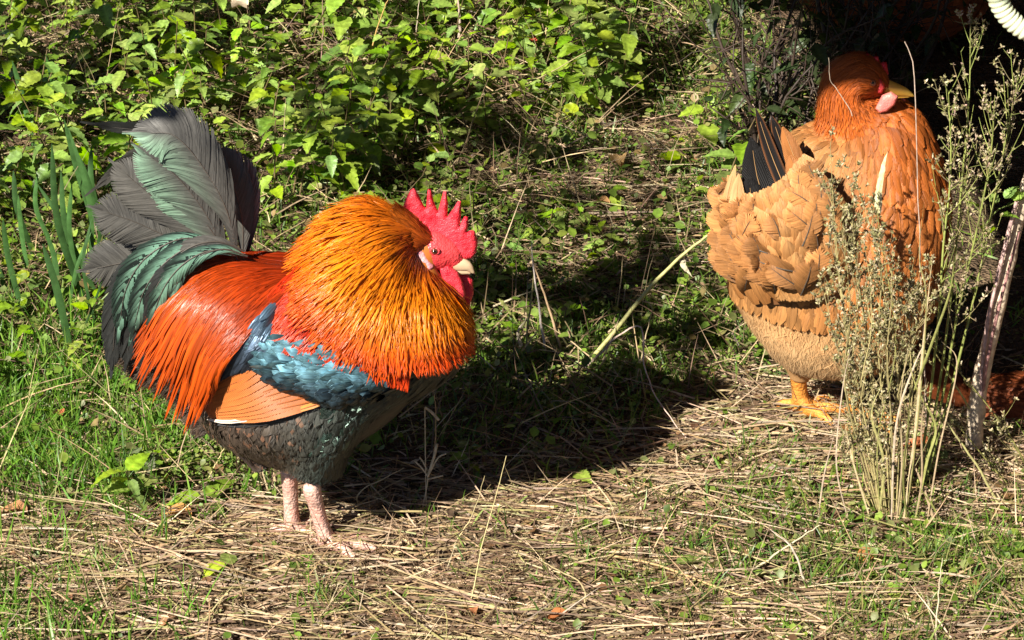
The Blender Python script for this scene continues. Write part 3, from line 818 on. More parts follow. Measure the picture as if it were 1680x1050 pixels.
add_patch('neck_hackle', RU, rooster, M_HACK, (.30, .07, .01),
          dict(N=8200, length=.26, width=.00120, kind='hackle', colf=c_ruff, lift=.0022, K=7, cup=.45, drift=.016, wob=.006, over=-.03, roll_s=.15),
          dict(N=1300, length=.36, width=.0017, kind='hackle', colf=c_ruff, lift=.009, K=8, cup=.45, drift=.015, over=.03),
          dict(N=700, length=.30, width=.0016, kind='hackle', colf=c_ruff, lift=.004, K=8, cup=.45, drift=.02, u=.12 + .5 * rng.random(700), t=.62 + .25 * rng.random(700), over=.22),
          dict(N=160, length=.30, width=.0018, kind='hackle', colf=c_ruff, lift=.016, K=8, cup=.45, drift=.03, u=.16 * rng.random(160), t=.45 + .45 * rng.random(160), over=.16),
          dict(N=1400, A=2, length=.22, width=.0008, kind='hair', colf=c_ruff, lift=.012, K=5, cup=.4, drift=.02, over=.05), inset=.004, mirror=True)
# small feathers of the crown and cheek
CRN = Patch([
    [(722, 398, -.004), (700, 375, -.004), (678, 352, -.006), (655, 338, -.008)],
    [(715, 400, -.016), (695, 385, -.022), (672, 368, -.026), (648, 356, -.03)],
    [(700, 402, -.022), (685, 398, -.03), (665, 392, -.036), (640, 392, -.045)],
    [(690, 412, -.024), (680, 415, -.034), (664, 418, -.042), (645, 425, -.05)]], flip=P(680, 400, .05))
add_patch('crown_feathers', CRN, rooster, M_HACK, (.30, .06, .008),
          dict(N=500, length=.35, width=.0013, kind='hackle', colf=lambda u, t, k, r: mixc((0, (.36, .05, .008)), (1, (.38, .09, .008)))(t + 0 * k) * (.6 + .7 * r[..., None]), lift=.003, K=5, cup=.3, drift=.05), inset=.002)

# head, comb, wattles
V, q, t = path_loft([672, 690, 712, 735, 750, 762], [412, 412, 412, 418, 428, 436], [0] * 6, [.020, .030, .033, .024, .015, .006], [.016, .024, .026, .020, .013, .006], n=24)
V = V + rng.normal(0, .0005, V.shape)
face = obj_np('face', V, [q, t], M_FACE, rooster)
COMB = [(600, 160), (615, 110), (640, 66), (655, 56), (668, 66), (682, 95), (705, 140), (718, 155), (722, 90), (726, 62), (738, 56), (746, 80), (755, 120), (775, 170), (790, 115), (802, 72), (818, 72), (825, 130), (822, 195), (852, 155), (872, 122), (890, 118), (890, 180), (882, 238), (905, 195), (925, 192), (926, 235), (918, 268), (945, 262), (958, 268), (972, 320), (965, 370), (942, 402), (900, 412), (862, 395), (840, 365), (800, 335), (745, 290), (690, 255), (640, 228), (610, 200)]
COMB = [(x / 3 + 460, y / 3 + 290) for x, y in COMB]
V, F = inflate(COMB, .0065, 9, .0, res=3.2, bump=.10, lean=lambda x, y: (np.sin(x * .09) * .0015 - (y < 360) * (360 - y) * .00006))
obj_np('comb', V, F, M_RED, rooster)
W1 = [(720, 438), (735, 434), (751, 446), (759, 462), (764, 482), (760, 500), (750, 499), (738, 484), (726, 464)]
W2 = [(742, 446), (757, 448), (768, 450), (776, 460), (777, 482), (771, 500), (760, 504), (750, 492), (744, 470)]
for Wt, y0, T in ((W1, -.014, .006), (W2, .008, .006)):
    V, F = inflate([(x, y) for x, y in Wt], T, 9, y0, res=3.0, bump=.06)
    obj_np('wattle', V, F, M_RED, rooster)
EL = [(681, 412), (688, 408), (696, 414), (703, 424), (712, 436), (708, 446), (698, 442), (688, 432), (681, 422)]
V, F = inflate(EL, .006, 7, -.026, res=2.5, bump=.1); obj_np('ear_lobe', V, F, M_LOBE, rooster)
# beak
def beak(px, py, Y, r, parent, mat, Y0=0.0, name='beak', flat=.75):
    V, q, t = path_loft(px, py, Y, r, [a * flat for a in r], Y0=Y0, n=14, S=14)
    return obj_np(name, V, [q, t], mat, parent)
beak([740, 754, 768, 778], [429, 433, 438, 449], [-.004] * 4, [.013, .0115, .0075, .001], rooster, M_BEAK, name='upper_beak')
beak([742, 753, 765, 772], [441, 444, 446, 449], [-.004] * 4, [.007, .006, .004, .001], rooster, M_BEAK, name='lower_beak')
# eye with lid ring
def ball(name, c, r, mat, parent, S=16, sc=(1, 1, 1)):
    st = []
    for i in range(S + 1):
        a = math.pi * i / S; rr = max(math.sin(a), .01) * r
        st.append((np.array(c) + np.array([0, -math.cos(a) * r * sc[1], 0]), np.array([rr * sc[0], 0, 0]), np.array([0, 0, rr * sc[2]])))
    V, q, t = loft(st, S)
    return obj_np(name, V, [q, t], mat, parent)
ey = P(713, 411.5, -.0245)
e0 = ball('eye', ey, .0052, M_EYE, rooster); ball('pupil', ey + np.array([.0002, -.0038, .0006]), .0022, M_PUPIL, e0)
an = np.linspace(0, 2 * math.pi, 25)
ring = ey + np.stack([np.cos(an) * .0062, np.full(25, -.001), np.sin(an) * .0048], -1)
V, F = tubes(ring[None], np.full((1, 25), .0016), 6); obj_np('eyelid', V, F, M_FACE, e0)

# tail, each long feather built barb by barb
def c_tail(a, k, r):
    g = .050 + .022 * r + .012 * np.sin(a * 4 + k * 5)
    c = np.stack([g * 1.15, g * 1.1, g * 1.0], -1)
    gr = (np.clip(-a * 1.6 - .15, 0, 1) * np.clip(k * 2 - .2, 0, 1))[..., None] * .85
    return c * (1 - gr) + np.array([.15, .25, .17]) * (.6 + .8 * r[..., None]) * gr
def c_grey(a, k, r):
    g = .050 + .030 * r + .014 * np.sin(a * 3 + k * 4); return np.stack([g * 1.2, g * 1.14, g * 1.02], -1)
def c_dark(a, k, r):
    g = .022 + .016 * r + 0 * a; return np.stack([g, g * 1.05, g], -1)
def c_lit_edge(a, k, r):
    g = .07 + .30 * np.clip(a * 1.5 - .3, 0, 1) * r + .02 * r; return np.stack([g * 1.06, g * .95, g * .93], -1)  # pinkish grey, with a lit edge painted in on one side
def c_green(a, k, r):
    m = np.clip(np.clip(1.3 - np.abs(a + .15) * 1.6, 0, 1) * (r > .25) + .15 * r, 0, 1)[..., None]
    return np.array([.015, .022, .02]) * (1 - m) + np.array([.22, .42, .30]) * m
for pts, hw, c, tw in (
    ([(345, 440, .03), (270, 425, .025), (205, 428, .02), (150, 440, .01)], [16, 36, 42, 36], c_grey, .25),
    ([(355, 430, .02), (285, 392, .01), (222, 362, .0), (168, 345, -.01)], [16, 38, 46, 38], c_grey, .15),
    ([(362, 425, .01), (305, 365, .0), (250, 318, -.01), (200, 278, -.01)], [16, 36, 46, 38], c_grey, .3),
    ([(375, 425, .0), (338, 350, -.015), (292, 290, -.025), (240, 252, -.03)], [16, 38, 50, 40], c_tail, .1),
    ([(405, 430, .045), (410, 360, .05), (400, 290, .05), (366, 252, .045)], [12, 22, 26, 18], c_lit_edge, .35),
    ([(398, 432, .02), (398, 360, .015), (378, 290, .01), (338, 244, .0)], [14, 28, 32, 22], c_tail, .2),
    ([(385, 440, .0), (350, 380, -.01), (310, 330, -.015), (262, 292, -.02)], [14, 34, 42, 32], c_tail, .2),
    ([(390, 430, -.02), (372, 345, -.035), (332, 272, -.045), (286, 222, -.05), (240, 218, -.05)], [12, 38, 48, 46, 34], c_tail, .05),
    ([(360, 420, .05), (320, 290, .06), (260, 222, .06), (172, 206, .06)], [8, 14, 14, 9], c_dark, .6),
    ([(350, 420, .05), (300, 300, .06), (235, 252, .06), (167, 300, .06)], [8, 14, 13, 8], c_grey, .5)):
    barb_feather('tail_feather', pts, hw, 0, M_BARB, rooster, c, twist=tw, cup=.24, n=120, prof='round', slant=.26, split=.7)
for pts, hw, c in (
    ([(350, 425, -.02), (285, 412, -.03), (222, 438, -.04), (192, 505, -.05), (184, 590, -.05)], [10, 20, 24, 22, 14], c_dark),
    ([(350, 430, -.02), (300, 440, -.03), (245, 470, -.04), (218, 520, -.05), (208, 585, -.05)], [10, 18, 22, 20, 12], c_dark),
    ([(370, 440, -.03), (320, 450, -.03), (275, 490, -.04), (245, 540, -.05), (238, 600, -.05)], [10, 18, 22, 20, 12], c_dark),
    ([(370, 400, -.03), (300, 390, -.045), (240, 420, -.055), (206, 472, -.06), (196, 535, -.06)], [8, 18, 21, 19, 9], c_green),
    ([(372, 408, -.035), (322, 400, -.05), (272, 428, -.06), (236, 475, -.065), (218, 540, -.065)], [8, 17, 19, 18, 9], c_green),
    ([(380, 414, -.035), (340, 405, -.05), (296, 424, -.06), (258, 466, -.07), (240, 520, -.065)], [8, 12, 14, 12, 6], c_dark),
    ([(385, 418, -.04), (345, 410, -.055), (300, 432, -.065), (266, 475, -.07), (246, 535, -.07)], [8, 15, 18, 15, 7], c_green),
    ([(400, 412, -.03), (360, 396, -.045), (318, 402, -.055), (282, 428, -.06), (262, 470, -.065)], [8, 12, 13, 11, 6], c_grey),
    ([(405, 420, -.035), (368, 408, -.05), (330, 418, -.06), (300, 445, -.065), (282, 485, -.07)], [8, 11, 12, 10, 6], c_green)):
    barb_feather('sickle_feather', pts, hw, 0, M_GREEN if c is c_green else M_BARB, rooster, c, twist=.15, cup=.35, n=80, prof='long', slant=.24, split=.9)

# ---- the buff hen (seen from behind and to the left, head turned to the right)
HF = gp(1322, 686)
hen = empty('hen', (HF[0] + .05, HF[1], 0), 'buff orange hen standing tall behind the dry weeds, its head half in shade', 'hen')
def hc(px, py, Y): return P(px, py, YH + Y)
ST_Y = [150, 185, 225, 285, 350, 430, 500, 550, 583, 603]
ST_C = [1413, 1420, 1424, 1412, 1396, 1374, 1364, 1352, 1342, 1338]
ST_W = [46, 60, 100, 140, 162, 172, 162, 128, 84, 18]
ST_D = [.035, .045, .075, .105, .125, .14, .135, .11, .075, .02]
V, q, t = path_loft(ST_C, ST_Y, [0] * 10, [w / 1010 * .93 for w in ST_W], [d * .93 for d in ST_D], Y0=YH, n=44, S=36)
obj_np('body', V, [q, t], M_FLUFF, hen, (.42, .20, .07), np.zeros((len(V), 3)))

def henpatch(y0, y1, a0, a1, nu=9, nt=8, out=0.0):
    """patch wrapped round the body; a = 0 is the left outline, 180 the right one, 90 the near side"""
    g = np.zeros((nu, nt, 3))
    for i, a in enumerate(np.linspace(a0, a1, nu)):
        for j, y in enumerate(np.linspace(y0, y1, nt)):
            c = np.interp(y, ST_Y, ST_C); w = np.interp(y, ST_Y, ST_W); d = np.interp(y, ST_Y, ST_D)
            A = math.radians(a)
            # lower near-side points sit lower in the picture because the camera looks down
            g[i, j] = (c - math.cos(A) * (w + out * 1000), y + math.sin(A) * d * 380 * .5, -math.sin(A) * (d + out))
    return Patch(g, Y0=YH, flip=hc(1380, 380, 0))

def c_fl(u, t, k, r):
    base = mixc((0, (.52, .24, .075)), (.35, (.62, .35, .145)), (.7, (.68, .44, .22)), (1, (.62, .41, .23)))(t + 0 * k)
    right = np.clip((u - .55) * 3, 0, 1)[..., None] * np.clip(1 - t * .6, 0, 1)[..., None]
    base = base * (1 - right) + np.array([.56, .22, .05]) * right
    pt_ = .5 + .5 * np.sin(u * 47 + 4 * np.sin(t * 9)) * np.sin(t * 13 + 3 * np.sin(u * 17))
    return base * (.85 + .3 * r[..., None]) * (.86 + .24 * pt_[..., None])
BW = [w / 1010 * .93 for w in ST_W]; BD = [x * .93 for x in ST_D]
HB = path_patch(ST_C, ST_Y, [0] * 10, BW, BD, -215, 35, Y0=YH, t0=.42, t1=.985, na=19, out=.004)
add_patch('belly_fluff', HB, hen, M_FLUFF, (.50, .30, .14),
          dict(N=1100, length=.14, width=.0095, kind='round', colf=c_fl, lift=.002, roll_s=.1, K=5, cup=.25, drift=.012, over=.04),
          dict(N=26000, A=2, length=.12, width=.0007, kind='hair', colf=c_fl, lift=.004, K=4, cup=.2, drift=.022, wob=.015, over=.05, jit=.0015), inset=.004)

def c_ch(u, t, k, r):
    base = mixc((0, (.46, .105, .014)), (.4, (.46, .125, .020)), (1, (.50, .19, .05)))(t + 0 * k)
    l = np.clip((.58 - u) * 5, 0, 1)[..., None] * np.clip(t * 3 - .1, 0, 1)[..., None]
    base = base * (1 - l) + np.array([.40, .185, .06]) * l
    edge = (k > .8)[..., None] * .2 - (k < .4)[..., None] * .25
    return base * (.6 + .65 * r[..., None]) * (1 + edge)
HCH = path_patch(ST_C, ST_Y, [0] * 10, BW, BD, -215, 35, Y0=YH, t0=.06, t1=.66, na=19, out=.006)
add_patch('chest_feathers', HCH, hen, M_BUFF, (.40, .13, .03),
          dict(N=1500, length=.15, width=.0095, kind='round', colf=c_ch, lift=.005, K=6, A=5, cup=.3, drift=.014, tmax=.95, over=.05),
          dict(N=3500, A=2, length=.11, width=.0009, kind='hair', colf=c_ch, lift=.006, K=4, cup=.3, drift=.015, tmax=.9), inset=.004)

# cushion of rounded feathers pointing up to the tail
CU = Patch([[(x, y, Y * (.80, .88, .96, 1, 1)[i_]) for i_, (x, y, Y) in enumerate(row)] for row in (
    [(1222, 500, -.08), (1204, 450, -.07), (1196, 400, -.06), (1196, 350, -.05), (1204, 300, -.04)],
    [(1245, 505, -.13), (1228, 455, -.13), (1220, 410, -.12), (1216, 365, -.10), (1218, 325, -.08)],
    [(1280, 505, -.17), (1262, 455, -.175), (1252, 410, -.165), (1246, 370, -.15), (1242, 330, -.13)],
    [(1320, 500, -.185), (1305, 450, -.19), (1292, 405, -.18), (1280, 360, -.165), (1270, 318, -.15)],
    [(1355, 490, -.18), (1345, 440, -.185), (1332, 390, -.17), (1318, 340, -.16), (1300, 295, -.14)],
    [(1385, 470, -.165), (1378, 420, -.17), (1368, 370, -.16), (1350, 320, -.15), (1325, 270, -.13)])], Y0=YH, flip=hc(1330, 400, 0))
def c_cu(u, t, k, r):
    base = mixc((0, (.34, .14, .04)), (.6, (.44, .20, .065)), (1, (.50, .26, .10)))(k + 0 * u)
    return base * (.8 + .45 * r[..., None])
g = Geo(); V, F = CU.grid(.008); g.add(V, F, (.30, .13, .05))
lay(CU, 260, .30, .0115, 'round', c_cu, lift=.010, K=6, A=5, cup=.38, drift=.05, geo=g, over=.05)
g.build('cushion_feathers', M_BUFF, hen)['kind'] = 'stuff'
for i in range(52):                                       # the large ones that show singly
    u = rng.random(); t = .10 + .70 * (i / 51)
    p = CU.pos(np.full(4, u) + np.linspace(0, rng.normal(0, .16), 4), np.clip(t + np.linspace(0, .26, 4), 0, 1))
    n = CU.nor(np.full(4, u), np.clip(t + np.linspace(0, .26, 4), 0, 1))
    p = p + n * np.array([.004, .008, .012, .016])[:, None] * (1 + .3 * rng.random())
    px, py = proj(p)
    s = .8 + .4 * rng.random()
    base = np.array([.48, .215, .07]) * (.65 + .6 * rng.random())
    barb_feather('covert_feather', np.stack([px, py, p[:, 1]], -1), np.array([14, 20, 24, 22]) * s, 0, M_BUFF, hen,
                 lambda a, k, r, b=base: b * (.85 + .3 * r[..., None]) * (1 - .3 * (k[..., None] < .3)) * (1 + .22 * (np.abs(a)[..., None] - .4)), cup=.30, n=44, prof='round', slant=.26, split=.5, twist=rng.normal(0, .35))
# curved rows at the lower rim of the cushion
def c_rim(u, t, k, r): return mixc((0, (.50, .20, .05)), (1, (.52, .27, .10)))(k + 0 * u) * (.7 + .4 * r[..., None])
RM = Patch([[(x, y, Y * .84) for x, y, Y in row] for row in (
    [(1205, 400, -.08), (1212, 430, -.10), (1225, 455, -.115), (1240, 472, -.12)],
    [(1240, 415, -.16), (1248, 440, -.172), (1258, 462, -.18), (1270, 482, -.178)],
    [(1285, 425, -.18), (1290, 447, -.192), (1298, 468, -.198), (1305, 486, -.195)],
    [(1330, 425, -.185), (1336, 447, -.197), (1340, 466, -.200), (1342, 482, -.196)],
    [(1375, 410, -.175), (1382, 432, -.185), (1382, 452, -.187), (1378, 470, -.182)],
    [(1400, 390, -.155), (1410, 410, -.16), (1412, 432, -.16), (1406, 450, -.155)])], Y0=YH, flip=hc(1330, 400, 0))
g = Geo()
lay(RM, 300, .5, .0055, 'round', c_rim, lift=.004, base=-.006, K=6, A=3, cup=.4, drift=.06, geo=g)
g.build('wing_rim_feathers', M_BUFF, hen)['kind'] = 'stuff'

# tail: dark feathers edged rust brown; shade of the hollow painted as black ones
def c_blk(a, k): return np.where((np.abs(a) > .72)[..., None], np.array([.20, .075, .025]), np.array([.012, .010, .010])) + 0 * k[..., None]
def c_hollow(a, k): return np.broadcast_to(np.array([.010, .009, .009]), (*a.shape, 3))
def c_brn(a, k): return np.array([.34, .13, .035]) * (1 - .4 * (k[..., None] < .4)) + 0 * a[..., None]
def c_tan(a, k): return np.array([.60, .33, .14]) * (.8 + .25 * np.clip(-a, 0, 1)[..., None]) + 0 * k[..., None]
for pts, hw, c, tw in (
    ([(1310, 440, -.10), (1275, 370, -.09), (1245, 300, -.08), (1232, 225, -.08)], [12, 30, 30, 14], c_hollow, .2),
    ([(1300, 450, -.11), (1262, 400, -.10), (1238, 350, -.09), (1228, 290, -.09)], [12, 26, 28, 20], c_hollow, .2),
    ([(1325, 430, -.08), (1290, 350, -.07), (1262, 290, -.06), (1246, 240, -.06)], [12, 30, 30, 18], c_hollow, .2),
    ([(1240, 450, -.10), (1225, 390, -.09), (1222, 340, -.08), (1232, 290, -.08)], [10, 20, 22, 16], c_hollow, .3),
    ([(1330, 430, -.10), (1300, 350, -.09), (1275, 280, -.08), (1252, 215, -.08)], [12, 26, 26, 14], c_hollow, .2),
    ([(1342, 425, -.13), (1300, 335, -.12), (1266, 255, -.11), (1240, 178, -.11)], [8, 13, 13, 8], c_blk, .2),
    ([(1345, 415, -.12), (1315, 330, -.11), (1288, 255, -.10), (1266, 190, -.10)], [8, 14, 14, 10], c_blk, .1),
    ([(1348, 405, -.13), (1325, 330, -.12), (1305, 265, -.11), (1284, 208, -.10)], [10, 16, 18, 12], c_brn, .1),
    ([(1352, 400, -.14), (1335, 345, -.135), (1315, 300, -.13), (1296, 255, -.12)], [12, 20, 22, 18], c_brn, .1),
    ([(1235, 470, -.10), (1206, 410, -.09), (1194, 340, -.08), (1207, 270, -.07)], [10, 16, 17, 7], c_tan, .9),
    ([(1240, 460, -.12), (1222, 400, -.11), (1210, 345, -.10), (1212, 285, -.09)], [10, 18, 18, 9], c_tan, .5)):
    big_feather('tail_feather', pts, hw, YH, M_BUFF, hen, c, twist=tw, cup=.25, K=12, A=7, prof='long', wob=.05)

# neck and head
NP = ([1450, 1430, 1406, 1396, 1402, 1412, 1420], [148, 136, 130, 148, 178, 212, 250], [-.02, -.02, -.02, -.01, 0, 0, 0],
      [.012, .026, .038, .044, .054, .074, .086], [.010, .024, .036, .042, .050, .060, .066])
V, q, t = path_loft(*NP, Y0=YH, n=30, S=26)
obj_np('neck', V, [q, t], M_BUFF, hen, (.50, .14, .02), np.zeros((len(V), 3)))
NKP = path_patch(*NP, -180, 180, Y0=YH, na=25, out=.002)
def c_nk(u, t, k, r): return mixc((0, (.46, .085, .010)), (.5, (.52, .115, .012)), (1, (.50, .12, .015)))(t + 0 * k) * (.65 + .6 * r[..., None])
add_patch('neck_feathers', NKP, hen, M_BUFF, (.45, .12, .02),
          dict(N=5200, length=.16, width=.0019, kind='hackle', colf=c_nk, lift=.0035, K=5, cup=.35, drift=.008, over=.03),
          dict(N=3500, A=2, length=.13, width=.0009, kind='hair', colf=c_nk, lift=.006, K=4, cup=.3, drift=.012, over=.05), inset=.001)
beak([1438, 1462, 1484, 1500], [141, 146, 151, 158], [-.02] * 4, [.016, .0125, .0075, .001], hen, M_HBEAK, Y0=YH, name='upper_beak', flat=.8)
beak([1440, 1462, 1480, 1492], [155, 157, 158, 159], [-.02] * 4, [.008, .0055, .003, .001], hen, M_HBEAK, Y0=YH, name='lower_beak', flat=.8)
V, F = inflate([(1447, 156), (1462, 150), (1474, 158), (1468, 172), (1455, 183), (1443, 186), (1436, 178)], .006, 8, YH - .045, res=3); obj_np('wattle', V, F, M_WATTLE, hen)
V, F = inflate([(1468, 158), (1480, 156), (1486, 164), (1482, 174), (1474, 182), (1468, 174)], .005, 6, YH + .0, res=3); obj_np('wattle', V, F, M_WATTLE, hen)
V, F = inflate([(1405, 108), (1408, 90), (1416, 102), (1422, 82), (1430, 100), (1438, 84), (1444, 104), (1454, 98), (1458, 122), (1440, 128), (1415, 122)], .004, 7, YH - .02, res=4); obj_np('comb', V, F, M_RED, hen)
V, F = inflate([(1422, 128), (1434, 122), (1446, 130), (1452, 142), (1446, 154), (1434, 152), (1424, 142)], .004, 7, YH - .042, res=3, bump=.1); obj_np('face', V, F, M_FACE, hen)
e0 = ball('eye', hc(1432, 136, -.052), .0052, M_EYE, hen)
ball('pupil', hc(1432, 136, -.0555), .0024, M_PUPIL, e0)

LH = gp(1312, 680, .012)
V, q, t = path_loft([1316, 1314, 1312], [575, 605, 622], [LH[1] - YH] * 3, [.05, .026, .015], [.045, .025, .015], Y0=YH, n=12)
obj_np('thigh', V, [q, t], M_FLUFF, hen, (.50, .28, .12), np.zeros((len(V), 3)))
make_leg(P(1309, 600, LH[1]), LH, -0.15, .0145, M_SHANKO, hen, toe=.09, spread=.7)
LH2 = gp(1408, 692, .012)
make_leg(P(1395, 590, LH2[1]), LH2, -0.9, .0145, M_SHANKO, hen, toe=.085, spread=.6)

# ---- hens that lie down, only partly in the picture
def resting_hen(name, loc, rz, size, base, label, group=None):
    root = empty(name, loc, label, 'hen', group, rz=0)
    c, s = math.cos(rz), math.sin(rz)
    def T(p):
        p = np.asarray(p, float) * size
        return np.stack([p[..., 0] * c - p[..., 1] * s, p[..., 0] * s + p[..., 1] * c, p[..., 2]], -1) + np.array(loc)
    xs = [-.24, -.17, -.09, 0, .08, .15, .19, .205, .215]
    zs = [.13, .115, .10, .09, .095, .13, .18, .215, .222]
    rr = [.01, .055, .085, .098, .088, .06, .036, .028, .008]
    ry = [.01, .06, .10, .12, .10, .065, .034, .026, .008]
    D = cr(np.stack([xs, zs, rr, ry], -1), np.linspace(0, 1, 40))
    def ring(i, a):
        j = np.clip(i, 0, 39)
        tan = nrm(np.gradient(D[:, :2], axis=0))
        x = D[j, 0] - tan[j, 1] * D[j, 2] * np.sin(a); z = D[j, 1] + tan[j, 0] * D[j, 2] * np.sin(a)
        return np.stack([x, D[j, 3] * np.cos(a), np.maximum(z, .002)], -1)
    S = 28; an = np.arange(S) * 2 * math.pi / S
    V = np.concatenate([T(ring(np.full(S, i), an)) for i in range(40)])
    idx = np.arange(40 * S).reshape(40, S); nx = np.roll(idx, -1, 1)
    q = np.stack([idx[:-1], nx[:-1], nx[1:], idx[1:]], -1).reshape(-1, 4)
    obj_np('body', V, q, M_BUFF, root, np.array(base) * .5, np.zeros((len(V), 3)))
    gi = [np.array([T(ring(np.array([i]), np.array([a])))[0] for i in range(36, 1, -5)]) for a in np.linspace(-.5, math.pi + .5, 11)]
    pt = Patch(gi, world=True, flip=T([0, 0, .08]))
    b = np.array(base)
    cf = lambda u, t, k, r: b * (.6 + .55 * r[..., None]) * (.8 + .4 * k[..., None])
    add_patch('body_feathers', pt, root, M_BUFF, b * .6,
              dict(N=1500, length=.14, width=.0085, kind='round', colf=cf, lift=.008, K=5, cup=.35, drift=.02),
              dict(N=1200, length=.16, width=.002, kind='hair', colf=cf, lift=.012, K=4, cup=.3, drift=.02))
    for k in range(7):
        a = (k - 3) * .16
        cen = T(np.stack([[-.19 - .05 * j, a * (.05 + .05 * j), .135 + .035 * j - .003 * abs(k - 3) * j] for j in range(4)]))
        cen = cr(cen, np.linspace(0, 1, 8))
        sd = np.array([-s * .35, c * .35, .9]); sd = np.broadcast_to(nrm(sd), cen.shape) * (.016 * size * shape_w('long', np.linspace(0, 1, 8)))[:, None]
        Vf, Ff, fu = ribbons(cen[None], sd[None], np.broadcast_to(np.array([c, s, 0.0]), cen.shape)[None], 5, .2)
        obj_np('tail_feather', Vf, Ff, M_BUFF, root, b * .55, fu)
    st = []
    for x, z, r in ((.20, .205, .024), (.222, .215, .022), (.240, .212, .013), (.258, .205, .006), (.268, .198, .001)):
        st.append((T([x, 0, z]), T([0, r, 0]) - T([0, 0, 0]), T([0, 0, r]) - T([0, 0, 0])))
    Vb, qb, tb = loft(st[2:], 12); obj_np('beak', Vb, [qb, tb], M_HBEAK, root)
    Vb, qb, tb = loft(st[:3], 14); obj_np('face', Vb, [qb, tb], M_FACE, root)
    for sy in (-1, 1):
        ball('eye', T([.222, sy * .021, .218]), .0045 * size, M_EYE, root)
    me_c = T(np.array([[.195, 0, .225], [.21, 0, .252], [.216, 0, .236], [.224, 0, .256], [.231, 0, .238], [.240, 0, .252], [.244, 0, .228]]))
    off = T([0, .003, 0]) - T([0, 0, 0])
    Vc = np.concatenate([me_c - off, me_c + off]); n = len(me_c)
    Fc = [np.array([list(range(n)), list(range(2 * n - 1, n - 1, -1))]), np.array([[i, (i + 1) % n, n + (i + 1) % n, n + i] for i in range(n)])]
    obj_np('comb', Vc, Fc, M_RED, root, smooth=False)
    return root
pb = gp(1655, 712)
resting_hen('hen', (pb[0] + .12, pb[1] + .10, float(gh(pb[0] + .12, pb[1] + .1)) - .095), math.radians(-5), .80, (.27, .065, .018), 'rust red hen lying low in the dust hollow behind the woody stick')
pb = gp(1480, 62)
resting_hen('hen', (pb[0], pb[1], float(gh(pb[0], pb[1])) - .01), math.radians(12), 1.0, (.42, .12, .035), 'reddish brown hen resting in deep shade at the top edge, beyond the dark twigs')

# ------------------------------------------------------------------ unseen board roof and walls, added to shade the hen's head and the corner behind it
RZ = 1.95
def to_roof(p): return np.asarray(p) - SUN_D * ((RZ - np.asarray(p)[2]) / -SUN_D[2])
RA = to_roof(G(1120, -150)); RB = to_roof(P(1310, 128, YH - .06)); RC = to_roof(P(1500, 146, YH - .035))
RC = RB + (RC - RB) * 12
shade_shelter = empty('shade_shelter', (1.5, 1.2, 0), 'unseen board roof and walls added to shade the corner, outside the frame', 'shade_shelter')
def box(name, lo, hi, mat, parent, col=(.3, .22, .15), jit=0.0):
    x0, y0, z0 = lo; x1, y1, z1 = hi
    V = np.array([[x, y, z] for x in (x0, x1) for y in (y0, y1) for z in (z0, z1)], float)
    V += rng.normal(0, 1, V.shape) * jit
    q = np.array([[0, 1, 3, 2], [4, 6, 7, 5], [0, 4, 5, 1], [2, 3, 7, 6], [0, 2, 6, 4], [1, 5, 7, 3]])
    o = obj_np(name, V, q, mat, parent, col, None, smooth=False)
    return o
x = RA[0]; ix = 0
while x < 2.7:
    x1 = x + .118
    xm = (x + x1) / 2
    yf = np.interp(xm, [RA[0], RB[0], RC[0]], [RA[1], RB[1], RC[1]])
    box('plank', (x, yf, RZ - .010), (x1 - .002, 3.3, RZ + .012), M_BARK, shade_shelter, np.array([.26, .20, .15]) * (.8 + .4 * random.random()), .0015)
    x = x1; ix += 1
for yb in (RB[1] + .25, 3.1):
    box('beam', (RA[0] if yb > 2 else RB[0] + .05, yb, RZ - .10), (2.75, yb + .06, RZ - .014), M_BARK, shade_shelter, (.24, .18, .13))
PX = 1.62
y = RB[1] + .35
while y < 3.2:                                             # unseen walls right and back, added to block skylight
    box('plank', (2.70, y, -.05), (2.725, y + .148, RZ - .012), M_BARK, shade_shelter, np.array([.24, .18, .13]) * (.8 + .4 * random.random()), .0015); y += .15
x = RA[0]
while x < 2.68:
    box('plank', (x, 3.21, -.05), (x + .148, 3.235, RZ - .105), M_BARK, shade_shelter, np.array([.24, .18, .13]) * (.8 + .4 * random.random()), .0015); x += .15
for (xp, yp) in ((PX, RB[1] + .25), (2.65, 3.1), (RA[0] + .05, 3.1), (2.65, RB[1] + .25)):
    box('post', (xp - .04, yp - .01, -.05), (xp + .04, yp + .07, RZ - .10), M_BARK, shade_shelter, (.25, .19, .14))

# ------------------------------------------------------------------ vegetation
def straw_line(px):
    return np.interp(px, [-400, 0, 420, 560, 900, 1060, 1170, 1300, 2100], [850, 835, 820, 810, 765, 705, 615, 590, 585])
def shade_corner(px, py):
    """corner under the added roof where plants and straw are thinned out"""
    a = 1 / (1 + np.exp(-(px - np.interp(py, [-200, 60, 180, 300, 640], [1200, 1240, 1310, 1420, 1480])) / 22))
    return a * (1 / (1 + np.exp((py - 600) / 15)))
def patchy(p, f=1.0, s=0.0):
    x, y = p[:, 0] * f, p[:, 1] * f
    v = (np.sin(9 * x + 4 * np.sin(7 * y + s) + s) * np.sin(11 * y + 3 * np.sin(8 * x + 2 + s)) + .6 * np.sin(23 * x + 3 * np.sin(19 * y) + 2 * s) * np.sin(27 * y + s))
    return np.clip(.5 + .55 * v, 0, 1)
def blob(px, py, cx, cy, rx, ry): return np.exp(-(((px - cx) / rx) ** 2 + ((py - cy) / ry) ** 2))
def f_straw(px, py):
    w = 1 / (1 + np.exp(-(py - straw_line(px)) / 14))
    w = np.maximum(w, .9 * blob(px, py, 1070, 230, 100, 60)); w = np.maximum(w, .85 * blob(px, py, 1010, 330, 130, 70))
    w = np.maximum(w, .6 * blob(px, py, 1020, 420, 160, 60))
    return w
